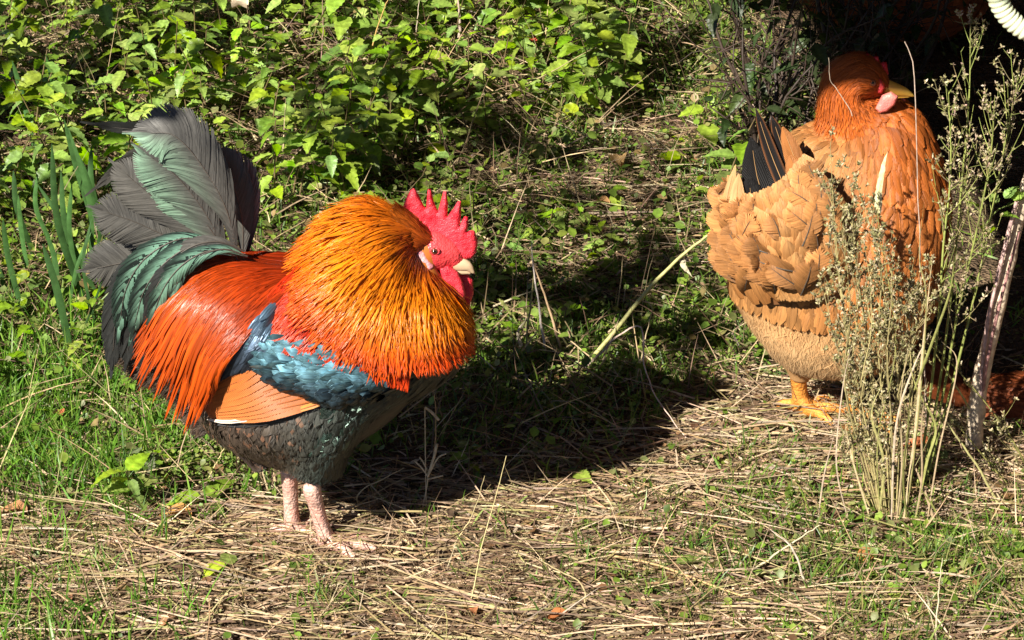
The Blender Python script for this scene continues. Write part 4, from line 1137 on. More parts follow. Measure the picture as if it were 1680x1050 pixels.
def ground_pts(n, wf, pf=None, x0=-1.05, x1=1.55, y0=-.8, y1=2.9):
    out = []
    tot = 0
    while tot < n:
        p = np.stack([rng.uniform(x0, x1, n * 2), rng.uniform(y0, y1, n * 2), np.zeros(n * 2)], -1)
        px, py = proj(p)
        k = rng.random(n * 2) < wf(px, py) * (1 - .95 * shade_corner(px, py))
        if pf is not None: k = k & (rng.random(n * 2) < .12 + .88 * patchy(p, *pf))
        out.append(p[k]); tot += k.sum()
        if len(out) > 40: break
    p = np.concatenate(out)[:n]; p[:, 2] = gh(p[:, 0], p[:, 1])
    return p
def feet_clear(p, r=.035):
    k = np.ones(len(p), bool)
    for c in (L1, L2, LH, LH2):
        k &= np.hypot(p[:, 0] - c[0], p[:, 1] - c[1]) > r
    return k

def strands(p, az, el, ln, wd, col, K=4, curve=0.1, prof='blade', lift=0.0, A=2, droop=0.0, geo=None):
    """thin blades or straws from points p; az heading, el elevation, ln length, wd half width"""
    n = len(p); k = np.linspace(0, 1, K)
    h = np.stack([np.cos(az), np.sin(az), np.zeros(n)], -1)
    perp = np.stack([-np.sin(az), np.cos(az), np.zeros(n)], -1)
    cv = rng.normal(0, curve, n)
    c = p[:, None] + (h * (ln * np.cos(el))[:, None])[:, None] * k[None, :, None] + (perp * (cv * ln)[:, None])[:, None] * (k ** 2)[None, :, None]
    z = (np.sin(el) * ln)[:, None] * k - (droop * ln)[:, None] * k ** 2 if not np.isscalar(droop) else (np.sin(el) * ln)[:, None] * k - droop * ln[:, None] * k ** 2
    c = c + np.stack([np.zeros((n, K)), np.zeros((n, K)), z + lift], -1)
    gz = gh(c[..., 0], c[..., 1]) + .0015
    c[..., 2] = np.maximum(c[..., 2], gz)
    tan = nrm(np.gradient(c, axis=1))
    r = nrm(rng.normal(0, 1, (n, 1, 3)) + np.array([0, -.6, .8]))
    sd = nrm(np.cross(tan, np.broadcast_to(r, tan.shape)))
    side = sd * (wd[:, None] * shape_w(prof, k)[None])[..., None]
    up = nrm(np.cross(sd, tan))
    V, F, fu = ribbons(c, side, up, A, .5 if A > 2 else 0)
    cc = np.repeat(col, K * A, 0)
    geo.add(V, F, cc, fu)

def palette(cols, n, var=.25):
    cols = np.array(cols, float); c = cols[rng.integers(0, len(cols), n)]
    return c * (1 + rng.uniform(-var, var, (n, 1))) * (1 + rng.uniform(-.06, .06, (n, 3)))

STRAW_C = [(.44, .31, .17), (.36, .24, .13), (.54, .41, .26), (.27, .18, .11), (.18, .115, .07), (.32, .25, .12), (.15, .095, .06), (.44, .34, .23), (.30, .28, .11), (.48, .33, .22), (.22, .14, .09)]
GREEN_C = [(.10, .19, .02), (.13, .24, .025), (.07, .15, .02), (.17, .26, .04), (.09, .16, .04), (.20, .25, .06)]

# straw litter: long stalks, short bits, crumbs
g = Geo()
def heading(n): return np.where(rng.random(n) < .6, rng.normal(0.0, .45, n) + np.pi * rng.integers(0, 2, n), rng.uniform(0, 2 * np.pi, n))
for n, l0, l1, w0, w1, e0, e1, lf in ((6500, .05, .20, .0008, .0018, .0, .16, .022), (19000, .02, .07, .0008, .0019, .0, .25, .010), (30000, .006, .024, .0008, .0026, 0, .5, .006), (2200, .03, .12, .0006, .0012, .35, 1.3, .0)):
    p = ground_pts(n, f_straw, (1.3, 7.0) if l0 > .01 else None); p = p[feet_clear(p, .010)]; n = len(p)
    p[:, 2] += rng.random(n) ** 1.6 * lf
    strands(p, heading(n), rng.uniform(e0, e1, n), rng.uniform(l0, l1, n), rng.uniform(w0, w1, n), palette(STRAW_C, n, .3), K=4, curve=.09,
            prof='hair' if l1 > .03 else 'round', A=2, droop=.05, geo=g)
sl = g.build('straw_litter', M_STRAW); tag(sl, kind='stuff', cat='straw', label='dry tan straw and chopped stalks strewn over the bare soil')
g = Geo()
# straws the birds have trodden over their own toes
for c0 in (L1, L2, LH, LH2):
    n = 130 if c0[1] < .2 else 55; a0 = rng.uniform(0, 6.3, n); rr = rng.uniform(.02, .11, n)
    p = np.stack([c0[0] + np.cos(a0) * rr + .02, c0[1] + np.sin(a0) * rr - .01, np.zeros(n)], -1); p[:, 2] = gh(p[:, 0], p[:, 1]) + rng.uniform(.010, .030, n)
    az = heading(n); ln = rng.uniform(.03, .11, n); p[:, :2] -= np.stack([np.cos(az), np.sin(az)], -1) * (ln / 2)[:, None]
    strands(p, az, rng.uniform(-.05, .15, n), ln, rng.uniform(.0008, .0017, n), palette(STRAW_C, n, .3), K=4, curve=.12, prof='hair', A=2, droop=.04, geo=g)
tag(g.build('trodden_straw', M_STRAW), kind='stuff', cat='straw', label='loose straw lying over the toes of both standing birds')
g = Geo()
# thinner scatter of dead matter among the green plants
for n, l0, l1, w0, w1, e0, e1, lf in ((4200, .05, .18, .0006, .0015, .0, .7, .04), (11000, .01, .05, .0008, .002, .0, .8, .03), (420, .10, .26, .0007, .0014, .9, 1.45, .0)):
    p = ground_pts(n, lambda px, py: (1 - f_straw(px, py))); n = len(p)
    p[:, 2] += rng.random(n) * lf
    strands(p, rng.uniform(0, 6.3, n), rng.uniform(e0, e1, n), rng.uniform(l0, l1, n), rng.uniform(w0, w1, n), palette([(.44, .33, .19), (.34, .25, .14), (.22, .15, .09), (.42, .33, .18), (.15, .10, .06), (.12, .07, .045)], n, .3), K=4, curve=.12, prof='hair', A=2, droop=.1, geo=g)
tag(g.build('dead_stalks', M_STRAW), kind='stuff', cat='dead stalks', label='brown dead stalks and debris tangled under the green plants')

# grass
def grass(name, n, wf, h0, h1, w0, w1, cols, label, lean=.5, droop=.25, K=5, pf=(1.0, .5)):
    g = Geo(); p = ground_pts(n, wf, pf); p = p[feet_clear(p)]; n = len(p)
    # gather into tufts
    c = p[rng.integers(0, n, n // 7 + 1)]; own = rng.integers(0, len(c), n)
    m = rng.random(n) < .6
    p[m, :2] = c[own[m], :2] + rng.normal(0, .012, (m.sum(), 2)); p[:, 2] = gh(p[:, 0], p[:, 1])
    ln = rng.uniform(h0, h1, n) * (.7 + .6 * rng.random(n))
    strands(p, rng.uniform(0, 6.3, n), np.pi / 2 - np.abs(rng.normal(0, lean, n)), ln, rng.uniform(w0, w1, n), palette(cols, n), K=K, curve=.12, droop=droop, geo=g)
    o = g.build(name, M_GRASS); tag(o, kind='stuff', cat='grass', label=label); return o
def left_lawn(px, py): return np.clip(blob(px, py, 60, 690, 260, 130) + .2 * blob(px, py, 20, 1010, 90, 50) + .25 * (py > 520) * (px < 330), 0, 1) * (1 - f_straw(px, py) * .75 * (py < 960))
grass('grass', 9500, left_lawn, .03, .10, .0008, .0017, [(.10, .22, .02), (.14, .29, .03), (.07, .17, .02), (.19, .30, .05)], 'fine bright green grass in front of and behind the cock at the left edge')
def low_green(px, py): return np.clip((1 - f_straw(px, py)) * (.5 + .5 * np.clip((px - 700) / 400, 0, 1)), 0, 1) * (1 - .6 * (py < 330) * (px < 900))
grass('grass', 17000, low_green, .02, .07, .0008, .0020, GREEN_C, 'short mixed grass between the nettles and the bare strip', lean=.7)
def in_straw(px, py): return f_straw(px, py) * np.clip(.04 + .9 * blob(px, py, 1560, 930, 280, 120) + .35 * blob(px, py, 1250, 880, 180, 80) + .22 * blob(px, py, 20, 1020, 110, 60) + .3 * blob(px, py, 520, 980, 60, 40) + .25 * blob(px, py, 1000, 960, 90, 60), 0, 1)
grass('grass', 8500, in_straw, .015, .06, .0007, .0016, GREEN_C + [(.22, .20, .07)], 'thin green grass pushing up through the straw in the foreground', lean=.8)

# small-leaved ground cover
def leaflets(name, n, wf, s0, s1, zmax, cols, label, pf=(1.0, 2.0)):
    p = ground_pts(n, wf, pf); p = p[feet_clear(p)]; n = len(p)
    p[:, 2] += rng.random(n) ** 1.3 * zmax + .003
    s = rng.uniform(s0, s1, n)
    T = np.array([[0, 0, 0], [.42, .28, .06], [.5, .62, .03], [0, 1.0, -.08], [-.5, .62, .03], [-.42, .28, .06], [0, .5, -.10]])
    Fq = np.array([[0, 1, 2, 6], [6, 2, 3, 4], [0, 6, 4, 5]])
    az = rng.uniform(0, 6.3, n); ti = rng.normal(0, .5, n); ro = rng.normal(0, .4, n)
    ca, sa = np.cos(az), np.sin(az); ct, st = np.cos(ti), np.sin(ti); cr_, sr = np.cos(ro), np.sin(ro)
    X = T[None, :, 0] * s[:, None] * .8; Yv = T[None, :, 1] * s[:, None]; Z = T[None, :, 2] * s[:, None]
    X, Z = X * cr_[:, None] - Z * sr[:, None], X * sr[:, None] + Z * cr_[:, None]
    Yv, Z = Yv * ct[:, None] - Z * st[:, None], Yv * st[:, None] + Z * ct[:, None]
    V = np.stack([X * ca[:, None] - Yv * sa[:, None], X * sa[:, None] + Yv * ca[:, None], Z], -1) + p[:, None]
    V[..., 2] = np.maximum(V[..., 2], gh(V[..., 0], V[..., 1]) + .001)
    F = (Fq[None] + (np.arange(n) * 7)[:, None, None]).reshape(-1, 4)
    g = Geo(); g.add(V.reshape(-1, 3), F, np.repeat(palette(cols, n), 7, 0))
    o = g.build(name, M_COVER); tag(o, kind='stuff', cat='ground cover', label=label); return o
CC = [(.12, .19, .025), (.16, .25, .03), (.08, .14, .02), (.20, .27, .04), (.14, .17, .05), (.18, .20, .07)]
def under_nettles(px, py): return (py < 330) * (px < 900) * 1.0
def cov(px, py): return np.clip((1 - f_straw(px, py)), 0, 1) * (.35 + .65 * (py < 640)) * (1 - .5 * under_nettles(px, py))
leaflets('ground_cover', 24000, cov, .005, .014, .04, CC, 'low small-leaved weeds covering the soil behind the birds')
leaflets('ground_cover', 9000, lambda px, py: np.clip(blob(px, py, 330, 730, 120, 90) + .6 * blob(px, py, 900, 640, 150, 80), 0, 1) * (1 - f_straw(px, py)), .004, .010, .03, [(.20, .26, .05), (.15, .24, .04), (.25, .27, .09)], 'tiny yellowish green leaves around the cock\'s tail side and between the birds')
leaflets('ground_cover', 5000, cov, .010, .024, .07, CC + [(.22, .22, .07), (.24, .17, .07), (.17, .26, .04)], 'broader dusty weed leaves mixed among the low plants', pf=(.8, 4.0))
leaflets('ground_cover', 1800, in_straw, .006, .018, .02, CC, 'scattered small green leaves in the foreground straw')
leaflets('leaf_litter', 2600, lambda px, py: .15 + .85 * f_straw(px, py), .008, .022, .008, [(.24, .13, .06), (.16, .09, .05), (.32, .20, .10), (.12, .08, .05)], 'crumpled brown leaf fragments on the soil')

# ---- leaf shapes shared by the nettles
def leaf_mesh(name, col, L=1.0, W=.62, teeth=9, fold=.25, droop=.25, seed=0):
    r = np.random.default_rng(seed)
    n = teeth * 2 + 1
    k = np.linspace(0, 1, n)
    w = W * .5 * np.interp(k, [0, .08, .28, .6, .85, 1], [.12, .72, 1, .72, .3, 0.0])
    saw = np.where(np.arange(n) % 2 == 1, 1.0, .87); w = w * saw
    yy = k * L + np.where(np.arange(n) % 2 == 1, .03, 0)
    z0 = -droop * k ** 2 * L
    Vs = []
    for i in range(n):
        for a, f in ((-1, 1), (-.5, .55), (0, 0), (.5, .55), (1, 1)):
            zz = z0[i] + fold * w[i] * abs(a) + (.02 * math.sin(i * 1.6) * abs(a) * L) + r.normal(0, .006)
            Vs.append((a * w[i], yy[i] if a else k[i] * L, zz))
    V = np.array(Vs); idx = np.arange(n * 5).reshape(n, 5)
    q = np.stack([idx[:-1, :-1], idx[:-1, 1:], idx[1:, 1:], idx[1:, :-1]], -1).reshape(-1, 4)
    c = np.broadcast_to(np.array(col, float), (len(V), 3)).copy()
    c.reshape(n, 5, 3)[:, 2] *= 1.25
    c.reshape(n, 5, 3)[::2, 1::2] *= .85
    return mesh_np(name, V, q, M_LEAF, c)
LEAVES = [leaf_mesh('nettle_leaf', c, W=w, fold=f, droop=d, teeth=t, seed=i) for i, (c, w, f, d, t) in enumerate((
    ((.19, .31, .025), .62, .25, .2, 8), ((.24, .37, .03), .70, .15, .3, 8), ((.15, .25, .025), .58, .35, .35, 9), ((.26, .37, .04), .75, .1, .15, 7), ((.18, .29, .033), .52, .3, .5, 9)))]
LEAF_DARK = leaf_mesh('dark_leaf', (.035, .06, .015), W=.6, fold=.2, droop=.3, seed=9)

def nettle(p, h, nodes, ls, label, group, lean=(0, 0), meshes=LEAVES, stemc=(.15, .11, .05), name='nettle', az0=None, cat='plant', topbig=False):
    root = empty(name, p, label, cat, group)
    k = np.linspace(0, 1, 7)
    c = np.stack([lean[0] * k ** 1.5 * h, lean[1] * k ** 1.5 * h, k * h - .01], -1) + np.array(p)
    V, F = tubes(c[None], np.interp(k, [0, 1], [.0022, .0010])[None], 5)
    obj_np('stem', V, F, M_STEM, root, stemc)
    az = random.random() * 6.3 if az0 is None else az0
    for i in range(nodes):
        f = (i + 1) / nodes; zf = .25 + .75 * f
        b = np.array([np.interp(zf, k, c[:, j]) for j in range(3)]) - np.array(p)
        az += math.pi / 2 + random.uniform(-.25, .25)
        s0 = ls * (1.0 if f < .7 else (.85 if f < .95 else (.9 if topbig else .55)))
        for sgn in (0, 1):
            if random.random() < .06: continue
            a = az + sgn * math.pi + random.uniform(-.2, .2)
            o = bpy.data.objects.new('leaf', random.choice(meshes)); o.parent = root
            s = s0 * random.uniform(.75, 1.2); pet = .012 + .25 * s * .3
            o.location = (b[0] + math.cos(a) * pet * .3, b[1] + math.sin(a) * pet * .3, b[2])
            o.scale = (s, s, s)
            o.rotation_euler = (random.uniform(-.5, .35) + (.35 if f > .9 else 0), random.uniform(-.35, .35), a - math.pi / 2)
            COL.objects.link(o)
    return root

REGIONS = [  # (name, test on the picture position of the plant, where it stands)
    ('top left corner', lambda x, y: x < 210 and y < 190, 'in the top left corner of the bank'),
    ('left edge', lambda x, y: x < 190, 'in the tangle left of the dark tail'),
    ('over the tail', lambda x, y: x < 420 and y < 120, 'on the bank high above the tail'),
    ('touching the tail', lambda x, y: x < 440 and y < 420, 'close behind the top of the tail'),
    ('tail to neck', lambda x, y: x < 640 and y >= 210, 'in the gap between tail and golden neck'),
    ('top between', lambda x, y: x < 640 and y < 100, 'at the top edge above the golden neck'),
    ('above the neck', lambda x, y: x < 640, 'on the bank above the golden neck'),
    ('top centre', lambda x, y: x < 900 and y < 110, 'at the top edge above the red comb'),
    ('above the comb', lambda x, y: x < 820 and y < 340, 'in the thicket just above the red comb'),
    ('right thicket', lambda x, y: x < 1100 and y < 240, 'at the thin right end of the thicket'),
    ('open ground', lambda x, y: x >= 780 and y < 420, 'on the open ground between the two heads'),
    ('left grass', lambda x, y: x < 420, 'in the fine grass at the lower left'),
    ('in shadow', lambda x, y: True, 'in the dark shadow between the standing birds')]
cand = []; PLANTS = {}
def try_nettles(n, xr, yr, h0, h1, l0, l1, mind, wf=None):
    c = 0; tries = 0
    while c < n and tries < n * 40:
        tries += 1
        px = random.uniform(*xr); py = random.uniform(*yr)
        p = G(px, py)
        if p[1] > 2.9: continue
        if any((p[0] - q[0]) ** 2 + (p[1] - q[1]) ** 2 < mind ** 2 for q in cand): continue
        if p[1] < .22 and abs(p[0] + .05) < .35: continue
        p[2] = float(gh(p[0], p[1])); cand.append(p)
        h = random.uniform(h0, h1)
        o = nettle(p, h, max(3, int(h / .028)), random.uniform(l0, l1), None, None, lean=(random.uniform(-.35, .35), random.uniform(-.5, .1)))
        x, y = proj(p + np.array([0, 0, h * .7]))
        for nm, test, where in REGIONS:
            if test(x, y): PLANTS.setdefault(nm, []).append((o, float(x), float(y), h, where)); break
        c += 1
try_nettles(185, (-160, 650), (-160, 380), .08, .24, .036, .072, .038)
try_nettles(75, (600, 1030), (-160, 230), .07, .22, .034, .068, .045)
try_nettles(26, (-120, 170), (360, 640), .05, .13, .030, .048, .055)
try_nettles(16, (600, 780), (200, 420), .05, .12, .034, .050, .055)
try_nettles(30, (760, 1180), (200, 600), .02, .08, .024, .050, .065)
try_nettles(16, (-60, 330), (600, 800), .02, .08, .024, .045, .060)
for nm, L in PLANTS.items():
    where = L[0][4]
    used = set()
    def give(key, words, rev=False):
        s = sorted((q for q in L if q[0].name not in used), key=key, reverse=rev)
        if len(s) < 2: return
        tag(s[0][0], words.replace(' green', '') + ' ' + where, 'plant', 'nettles'); used.add(s[0][0].name)
    give(lambda q: q[3], 'tallest green nettle', True)
    give(lambda q: q[1], 'leftmost green nettle')
    give(lambda q: q[1], 'rightmost green nettle', True)
    give(lambda q: q[2], 'farthest green nettle')
    give(lambda q: q[2], 'lowest standing green nettle', True)
    give(lambda q: q[3], 'shortest green nettle')
    for q in L:
        if q[0].name not in used: tag(q[0], 'one of the serrated green nettles crowded ' + where, 'plant', 'nettles ' + where)

# single plants that can be told apart
def at(px, py): p = G(px, py); p[2] = float(gh(p[0], p[1])); return p
nettle(at(222, 838), .085, 4, .052, 'bright nettle rosette on the grass edge just above the tan dead leaf', None, lean=(-.1, -.3), topbig=True)
nettle(at(232, 770), .05, 2, .060, 'pale dull-leaved nettle directly above the bright rosette', None, lean=(0, -.4), meshes=[leaf_mesh('pale_leaf', (.19, .23, .12), W=.75, fold=.1, droop=.35, seed=21)], topbig=True)
nettle(at(335, 835), .03, 2, .060, 'dark green broad-leaved seedling between the bright rosette and the cock\'s legs', None, meshes=[LEAVES[2]], topbig=True)
nettle(at(1185, 330), .20, 5, .060, 'tall lit nettle stalk beside the buff tail, its top leaf reaching over the tail tip', None, lean=(.28, -.2), topbig=True)
nettle(at(1150, 250), .16, 4, .055, 'sunlit nettle left of the dark twigs, with hanging leaves', None, lean=(.1, 0))
nettle(at(770, 800), .06, 3, .030, 'small lobed green sprig where the cock\'s shadow ends in the straw', None, topbig=True)
nettle(at(20, 330), .16, 3, .085, 'large-leaved nettle at the left edge, its big top leaf cut by the frame', None, lean=(-.1, -.2), topbig=True)
for (px, py, l) in ((365, 940, 'flat grey green leaf lying in the straw left of the pink feet'), (490, 925, 'flat green leaf lying in the straw just below the pink feet'),
                    (700, 1000, 'flat green leaf in the straw at the bottom centre'), (945, 800, 'grey green leaf lying at the straw edge right of the dark shadow'),
                    (960, 885, 'round grey felted leaf in the straw right of centre'), (1110, 940, 'pointed green leaf in the lower straw, right of centre'),
                    (1490, 970, 'broad green leaf among the grass at the lower right'), (380, 925, 'small dark green leaf beside the flat grey green one'),
                    (830, 410, 'fresh green leaf standing right of the red wattles'), (915, 600, 'pale leaf at the foot of the broken stalks')):
    p = at(px, py) + np.array([0, 0, .012])
    o = bpy.data.objects.new('fallen_leaf', random.choice(LEAVES)); s = random.uniform(.035, .05)
    o.location = p; o.scale = (s, s, s); o.rotation_euler = (random.uniform(-.2, .3), random.uniform(-.3, .3), random.random() * 6); link(o); tag(o, l, 'leaf')

# dead leaves
def dead_leaf(px, py, s, col, rz, label, curl=.5, dz=.012):
    V = []; n = 9
    for i in range(n):
        k = i / (n - 1); w = .42 * math.sin(math.pi * min(1, k * .95 + .04)) ** .8
        for a in (-1, -.5, 0, .5, 1):
            V.append((a * w * (1 - .3 * curl * abs(a)), k, curl * .35 * a * a + .12 * math.sin(k * 5) + random.uniform(-.02, .02)))
    V = np.array(V) * s; c, sn = math.cos(rz), math.sin(rz)
    V = np.stack([V[:, 0] * c - V[:, 1] * sn, V[:, 0] * sn + V[:, 1] * c, V[:, 2]], -1) + at(px, py) + np.array([0, 0, dz])
    idx = np.arange(n * 5).reshape(n, 5); q = np.stack([idx[:-1, :-1], idx[:-1, 1:], idx[1:, 1:], idx[1:, :-1]], -1).reshape(-1, 4)
    o = obj_np('dead_leaf', V, q, M_DEAD, None, col); tag(o, label, 'leaf')
dead_leaf(315, 862, .050, (.52, .26, .07), 1.5, 'tan curled dead leaf in the straw below the nettle rosette')
dead_leaf(103, 700, .030, (.50, .16, .07), .6, 'small orange dead leaf in the grass at the left', dz=.03)
dead_leaf(1000, 352, .040, (.55, .30, .12), 1.2, 'pale orange dead leaf on the ground midway between the two heads')
dead_leaf(1020, 300, .055, (.50, .32, .14), .3, 'long straw coloured dead leaf beside the pale orange one', curl=.9, dz=.03)
dead_leaf(880, 100, .045, (.40, .07, .04), 1.0, 'dark red dead leaf in the weeds near the top centre', dz=.05)
dead_leaf(935, 98, .040, (.45, .10, .05), 2.2, 'brighter red dead leaf right of the dark red one', dz=.05)
dead_leaf(930, 1022, .030, (.42, .15, .05), 2.0, 'rust dead leaf scrap at the bottom edge')
dead_leaf(780, 1025, .028, (.40, .16, .07), .5, 'brown dead leaf scrap at the bottom centre')
dead_leaf(1400, 735, .045, (.55, .28, .10), .2, 'ochre dead leaf at the foot of the tall dry weed', curl=.8)
dead_leaf(1435, 915, .040, (.40, .17, .06), 2.4, 'brown dead leaf in the grass under the tall dry weed')
dead_leaf(1530, 745, .050, (.45, .14, .05), 1.3, 'reddish dead leaf below the rust red bird')
dead_leaf(45, 850, .045, (.45, .22, .10), 1.4, 'brown curled dead leaf at the left edge of the straw')
dead_leaf(410, 120, .050, (.62, .50, .36), .8, 'pale dry leaf caught in the nettles above the tail', dz=.13, curl=.9)
dead_leaf(120, 250, .030, (.55, .45, .35), 1.8, 'bleached leaf scrap left of the tail tip', dz=.10)

# ---- broad blades at the left
clump = empty('iris_clump', at(120, 470), 'clump of broad blue green blades leaning left beside the dark tail', 'plant')
BL = [((150, 520), (85, 235), 9), ((165, 500), (100, 280), 8), ((60, 430), (22, 280), 8), ((120, 590), (70, 400), 10), ((50, 470), (30, 320), 7), ((150, 480), (112, 210), 8),
      ((165, 400), (105, 195), 9), ((175, 420), (130, 255), 9), ((120, 470), (60, 300), 6), ((100, 430), (60, 290), 7), ((150, 470), (165, 330), 6), ((125, 560), (190, 400), 3),
      ((95, 520), (75, 380), 8), ((140, 500), (118, 300), 7), ((160, 540), (150, 360), 5), ((40, 520), (5, 360), 8), ((20, 500), (-15, 330), 8), ((110, 520), (150, 380), 5), ((170, 380), (150, 240), 8), ((60, 250), (20, 100), 8), ((90, 230), (75, 90), 7)]
for (bx, by), (tx, ty), w in BL:
    p0 = at(bx, by); p1 = P(tx, ty, p0[1] - random.uniform(-.02, .05))
    m = (p0 + p1) / 2 + np.array([random.uniform(-.022, .022), random.uniform(-.02, .01), .015])
    k = np.linspace(0, 1, 9); c = cr(np.array([p0 - [0, 0, .01], m, p1]), k)
    tan = nrm(np.gradient(c, axis=0)); sd = nrm(np.cross(tan, nrm(np.array([random.uniform(-.5, .3), -1, .3]))))
    V, F, fu = ribbons(c[None], (sd * (w * .68 / 1000 * np.interp(k, [0, .5, .85, 1], [.8, 1, .8, .1]))[:, None])[None], nrm(np.cross(sd, tan))[None], 3, .35)
    obj_np('blade', V, F, M_GRASS, clump, np.array([.07, .16, .045]) * random.uniform(.6, 1.3), fu)

# ------------------------------------------------------------------ branching weeds, stick, stalks
def poly(pts, Y, K=10):
    p = np.array(pts, float); Yv = np.broadcast_to(np.asarray(Y, float), (len(p),)) if not np.isscalar(Y) else np.full(len(p), Y)
    return cr(P(p[:, 0], p[:, 1], Yv), np.linspace(0, 1, K))

def weed(root, stems, nbr, brl, col, heads, hcol, name='stem', rad=.0024, up0=.15, dens=1.0, fork=3, lateral=.9):
    """stems: world polylines (K,3). Each stem is a part; its twigs and its seed heads are one part each"""
    HV = Geo()
    for c in stems:
        K = len(c); L = np.linalg.norm(np.diff(c, axis=0), axis=1).sum()
        V, F = tubes(c[None], np.interp(np.linspace(0, 1, K), [0, .7, 1], [rad, rad * .6, rad * .2])[None], 5)
        st = obj_np(name, V, F, M_STEM, root, np.array(col) * random.uniform(.8, 1.2))
        n = int(nbr * dens); f = up0 + (1 - up0) * rng.random(n) ** .8
        b = np.stack([np.interp(f, np.linspace(0, 1, K), c[:, j]) for j in range(3)], -1)
        tan = nrm(np.gradient(c, axis=0)); tb = np.stack([np.interp(f, np.linspace(0, 1, K), tan[:, j]) for j in range(3)], -1)
        d = nrm(tb + rng.normal(0, lateral, (n, 3)) * np.array([1, .7, .35]) + np.array([0, 0, .35]))
        ln = brl * (.4 + .8 * rng.random(n)) * (1.15 - .6 * f)
        k = np.linspace(0, 1, 5)
        br = b[:, None] + d[:, None] * (ln[:, None] * k)[..., None] + np.array([0, 0, 1.0]) * ((ln * .35)[:, None] * k ** 2)[..., None]
        V, F = tubes(br, np.repeat((rad * .38) * (1 - .65 * k)[None], n, 0), 3)
        g = Geo(); g.add(V, F, np.repeat(palette([col, np.array(col) * 1.2, (.25, .20, .10)], n), 15, 0))
        # side twigs
        m = n * fork; o = rng.integers(0, n, m); ff = .3 + .7 * rng.random(m)
        bb = np.stack([(br[o, np.minimum((ff * 4).astype(int), 3), j] * (1 - (ff * 4) % 1) + br[o, np.minimum((ff * 4).astype(int) + 1, 4), j] * ((ff * 4) % 1)) for j in range(3)], -1)
        d2 = nrm(d[o] + rng.normal(0, .8, (m, 3)) + np.array([0, 0, .3])); l2 = ln[o] * .35 * (.3 + rng.random(m))
        tw = bb[:, None] + d2[:, None] * (l2[:, None] * np.linspace(0, 1, 3))[..., None]
        V, F = tubes(tw, np.repeat(np.array([[rad * .2, rad * .16, rad * .08]]), m, 0), 3)
        g.add(V, F, np.repeat(palette([col, (.30, .24, .12)], m), 9, 0))
        tw_o = g.build('twigs', M_STEM, st); tw_o['kind'] = 'stuff'
        tips = np.concatenate([br[:, -1], tw[:, -1], tw[:, 1]]); tips = tips[rng.random(len(tips)) < heads]
        # seed heads: bunches of short bracts
        nb = 5; q = np.repeat(tips, nb, 0); N_ = len(q)
        d3 = nrm(rng.normal(0, 1, (N_, 3)) + np.array([0, 0, .8])); l3 = .0025 + .0045 * rng.random(N_)
        cen = q[:, None] + d3[:, None] * (l3[:, None] * np.linspace(0, 1, 3))[..., None]
        sd = nrm(np.cross(d3, rng.normal(0, 1, (N_, 3)))) * .0014
        V, F, fu = ribbons(cen, np.repeat(sd[:, None], 3, 1) * np.array([.6, 1, .3])[None, :, None], np.repeat(d3[:, None], 3, 1), 2, 0)
        HV.add(V, F, np.repeat(palette(hcol, N_), 6, 0), fu)
    h = HV.build('seed_heads', M_STRAW, root); h['kind'] = 'stuff'

DRYG = (.20, .19, .06); HEADC = [(.36, .30, .16), (.26, .24, .10), (.46, .38, .24), (.20, .19, .08)]
b0 = at(1455, 845); YW = float(b0[1])
w1 = empty('dry_weed', b0, 'tall bushy seed-covered dry weed growing in front of the buff hen', 'plant')
S1 = []
for pts, dy in (([(1450, 850), (1420, 700), (1390, 540), (1372, 400), (1362, 240)], .06), ([(1455, 850), (1440, 700), (1425, 560), (1405, 430), (1400, 300)], .03),
                ([(1440, 840), (1405, 720), (1385, 620), (1395, 500), (1378, 360)], .02), ([(1460, 850), (1452, 700), (1440, 560), (1445, 440), (1412, 320)], .0),
                ([(1470, 850), (1475, 700), (1470, 580), (1450, 480), (1440, 380)], .05), ([(1445, 850), (1430, 740), (1412, 640), (1430, 540), (1425, 440)], -.02),
                ([(1475, 850), (1490, 720), (1500, 600), (1490, 500), (1500, 420)], .03), ([(1435, 850), (1400, 760), (1400, 660), (1370, 560), (1350, 470)], .04),
                ([(1465, 850), (1460, 720), (1480, 620), (1510, 520), (1530, 430)], .02)):
    S1.append(poly(pts, np.linspace(YW, YW + dy, 5), 14))
    jx = random.uniform(-48, 48); S1.append(poly([(x + jx * (.35 + .8 * (850 - y) / 500) , y + 14 + random.uniform(-12, 12)) for x, y in pts][:-1] + [(pts[-1][0] + jx * 1.3, pts[-1][1] + 70)], np.linspace(YW, YW + dy + random.uniform(-.03, .03), 5), 14))
weed(w1, S1, 27, .055, (.30, .25, .11), .8, HEADC, dens=1.0, up0=.10, lateral=.6, rad=.0017)

b1 = at(1512, 800); Y1 = float(b1[1])
w2 = empty('dry_weed', b1, 'airy weed', 'plant')
w2['label'] = 'airy green-stemmed weed with open seed panicles against the black shade at the right'
S2 = []
for pts in ([(1510, 800), (1540, 640), (1562, 470), (1578, 300), (1590, 160), (1592, 50)], [(1515, 800), (1560, 640), (1600, 480), (1625, 360), (1650, 230), (1672, 130)],
            [(1512, 800), (1545, 660), (1570, 520), (1602, 380), (1625, 260), (1632, 160)], [(1505, 800), (1525, 660), (1540, 520), (1548, 400), (1560, 280), (1556, 150)],
            [(1520, 800), (1580, 680), (1630, 540), (1665, 420), (1690, 300), (1700, 180)]):
    S2.append(poly(pts, np.linspace(Y1, Y1 + random.uniform(-.03, .06), 6), 16))
weed(w2, S2[:4], 30, .080, (.24, .27, .07), .75, HEADC + [(.42, .30, .22)], up0=.35, lateral=.8, rad=.0026)

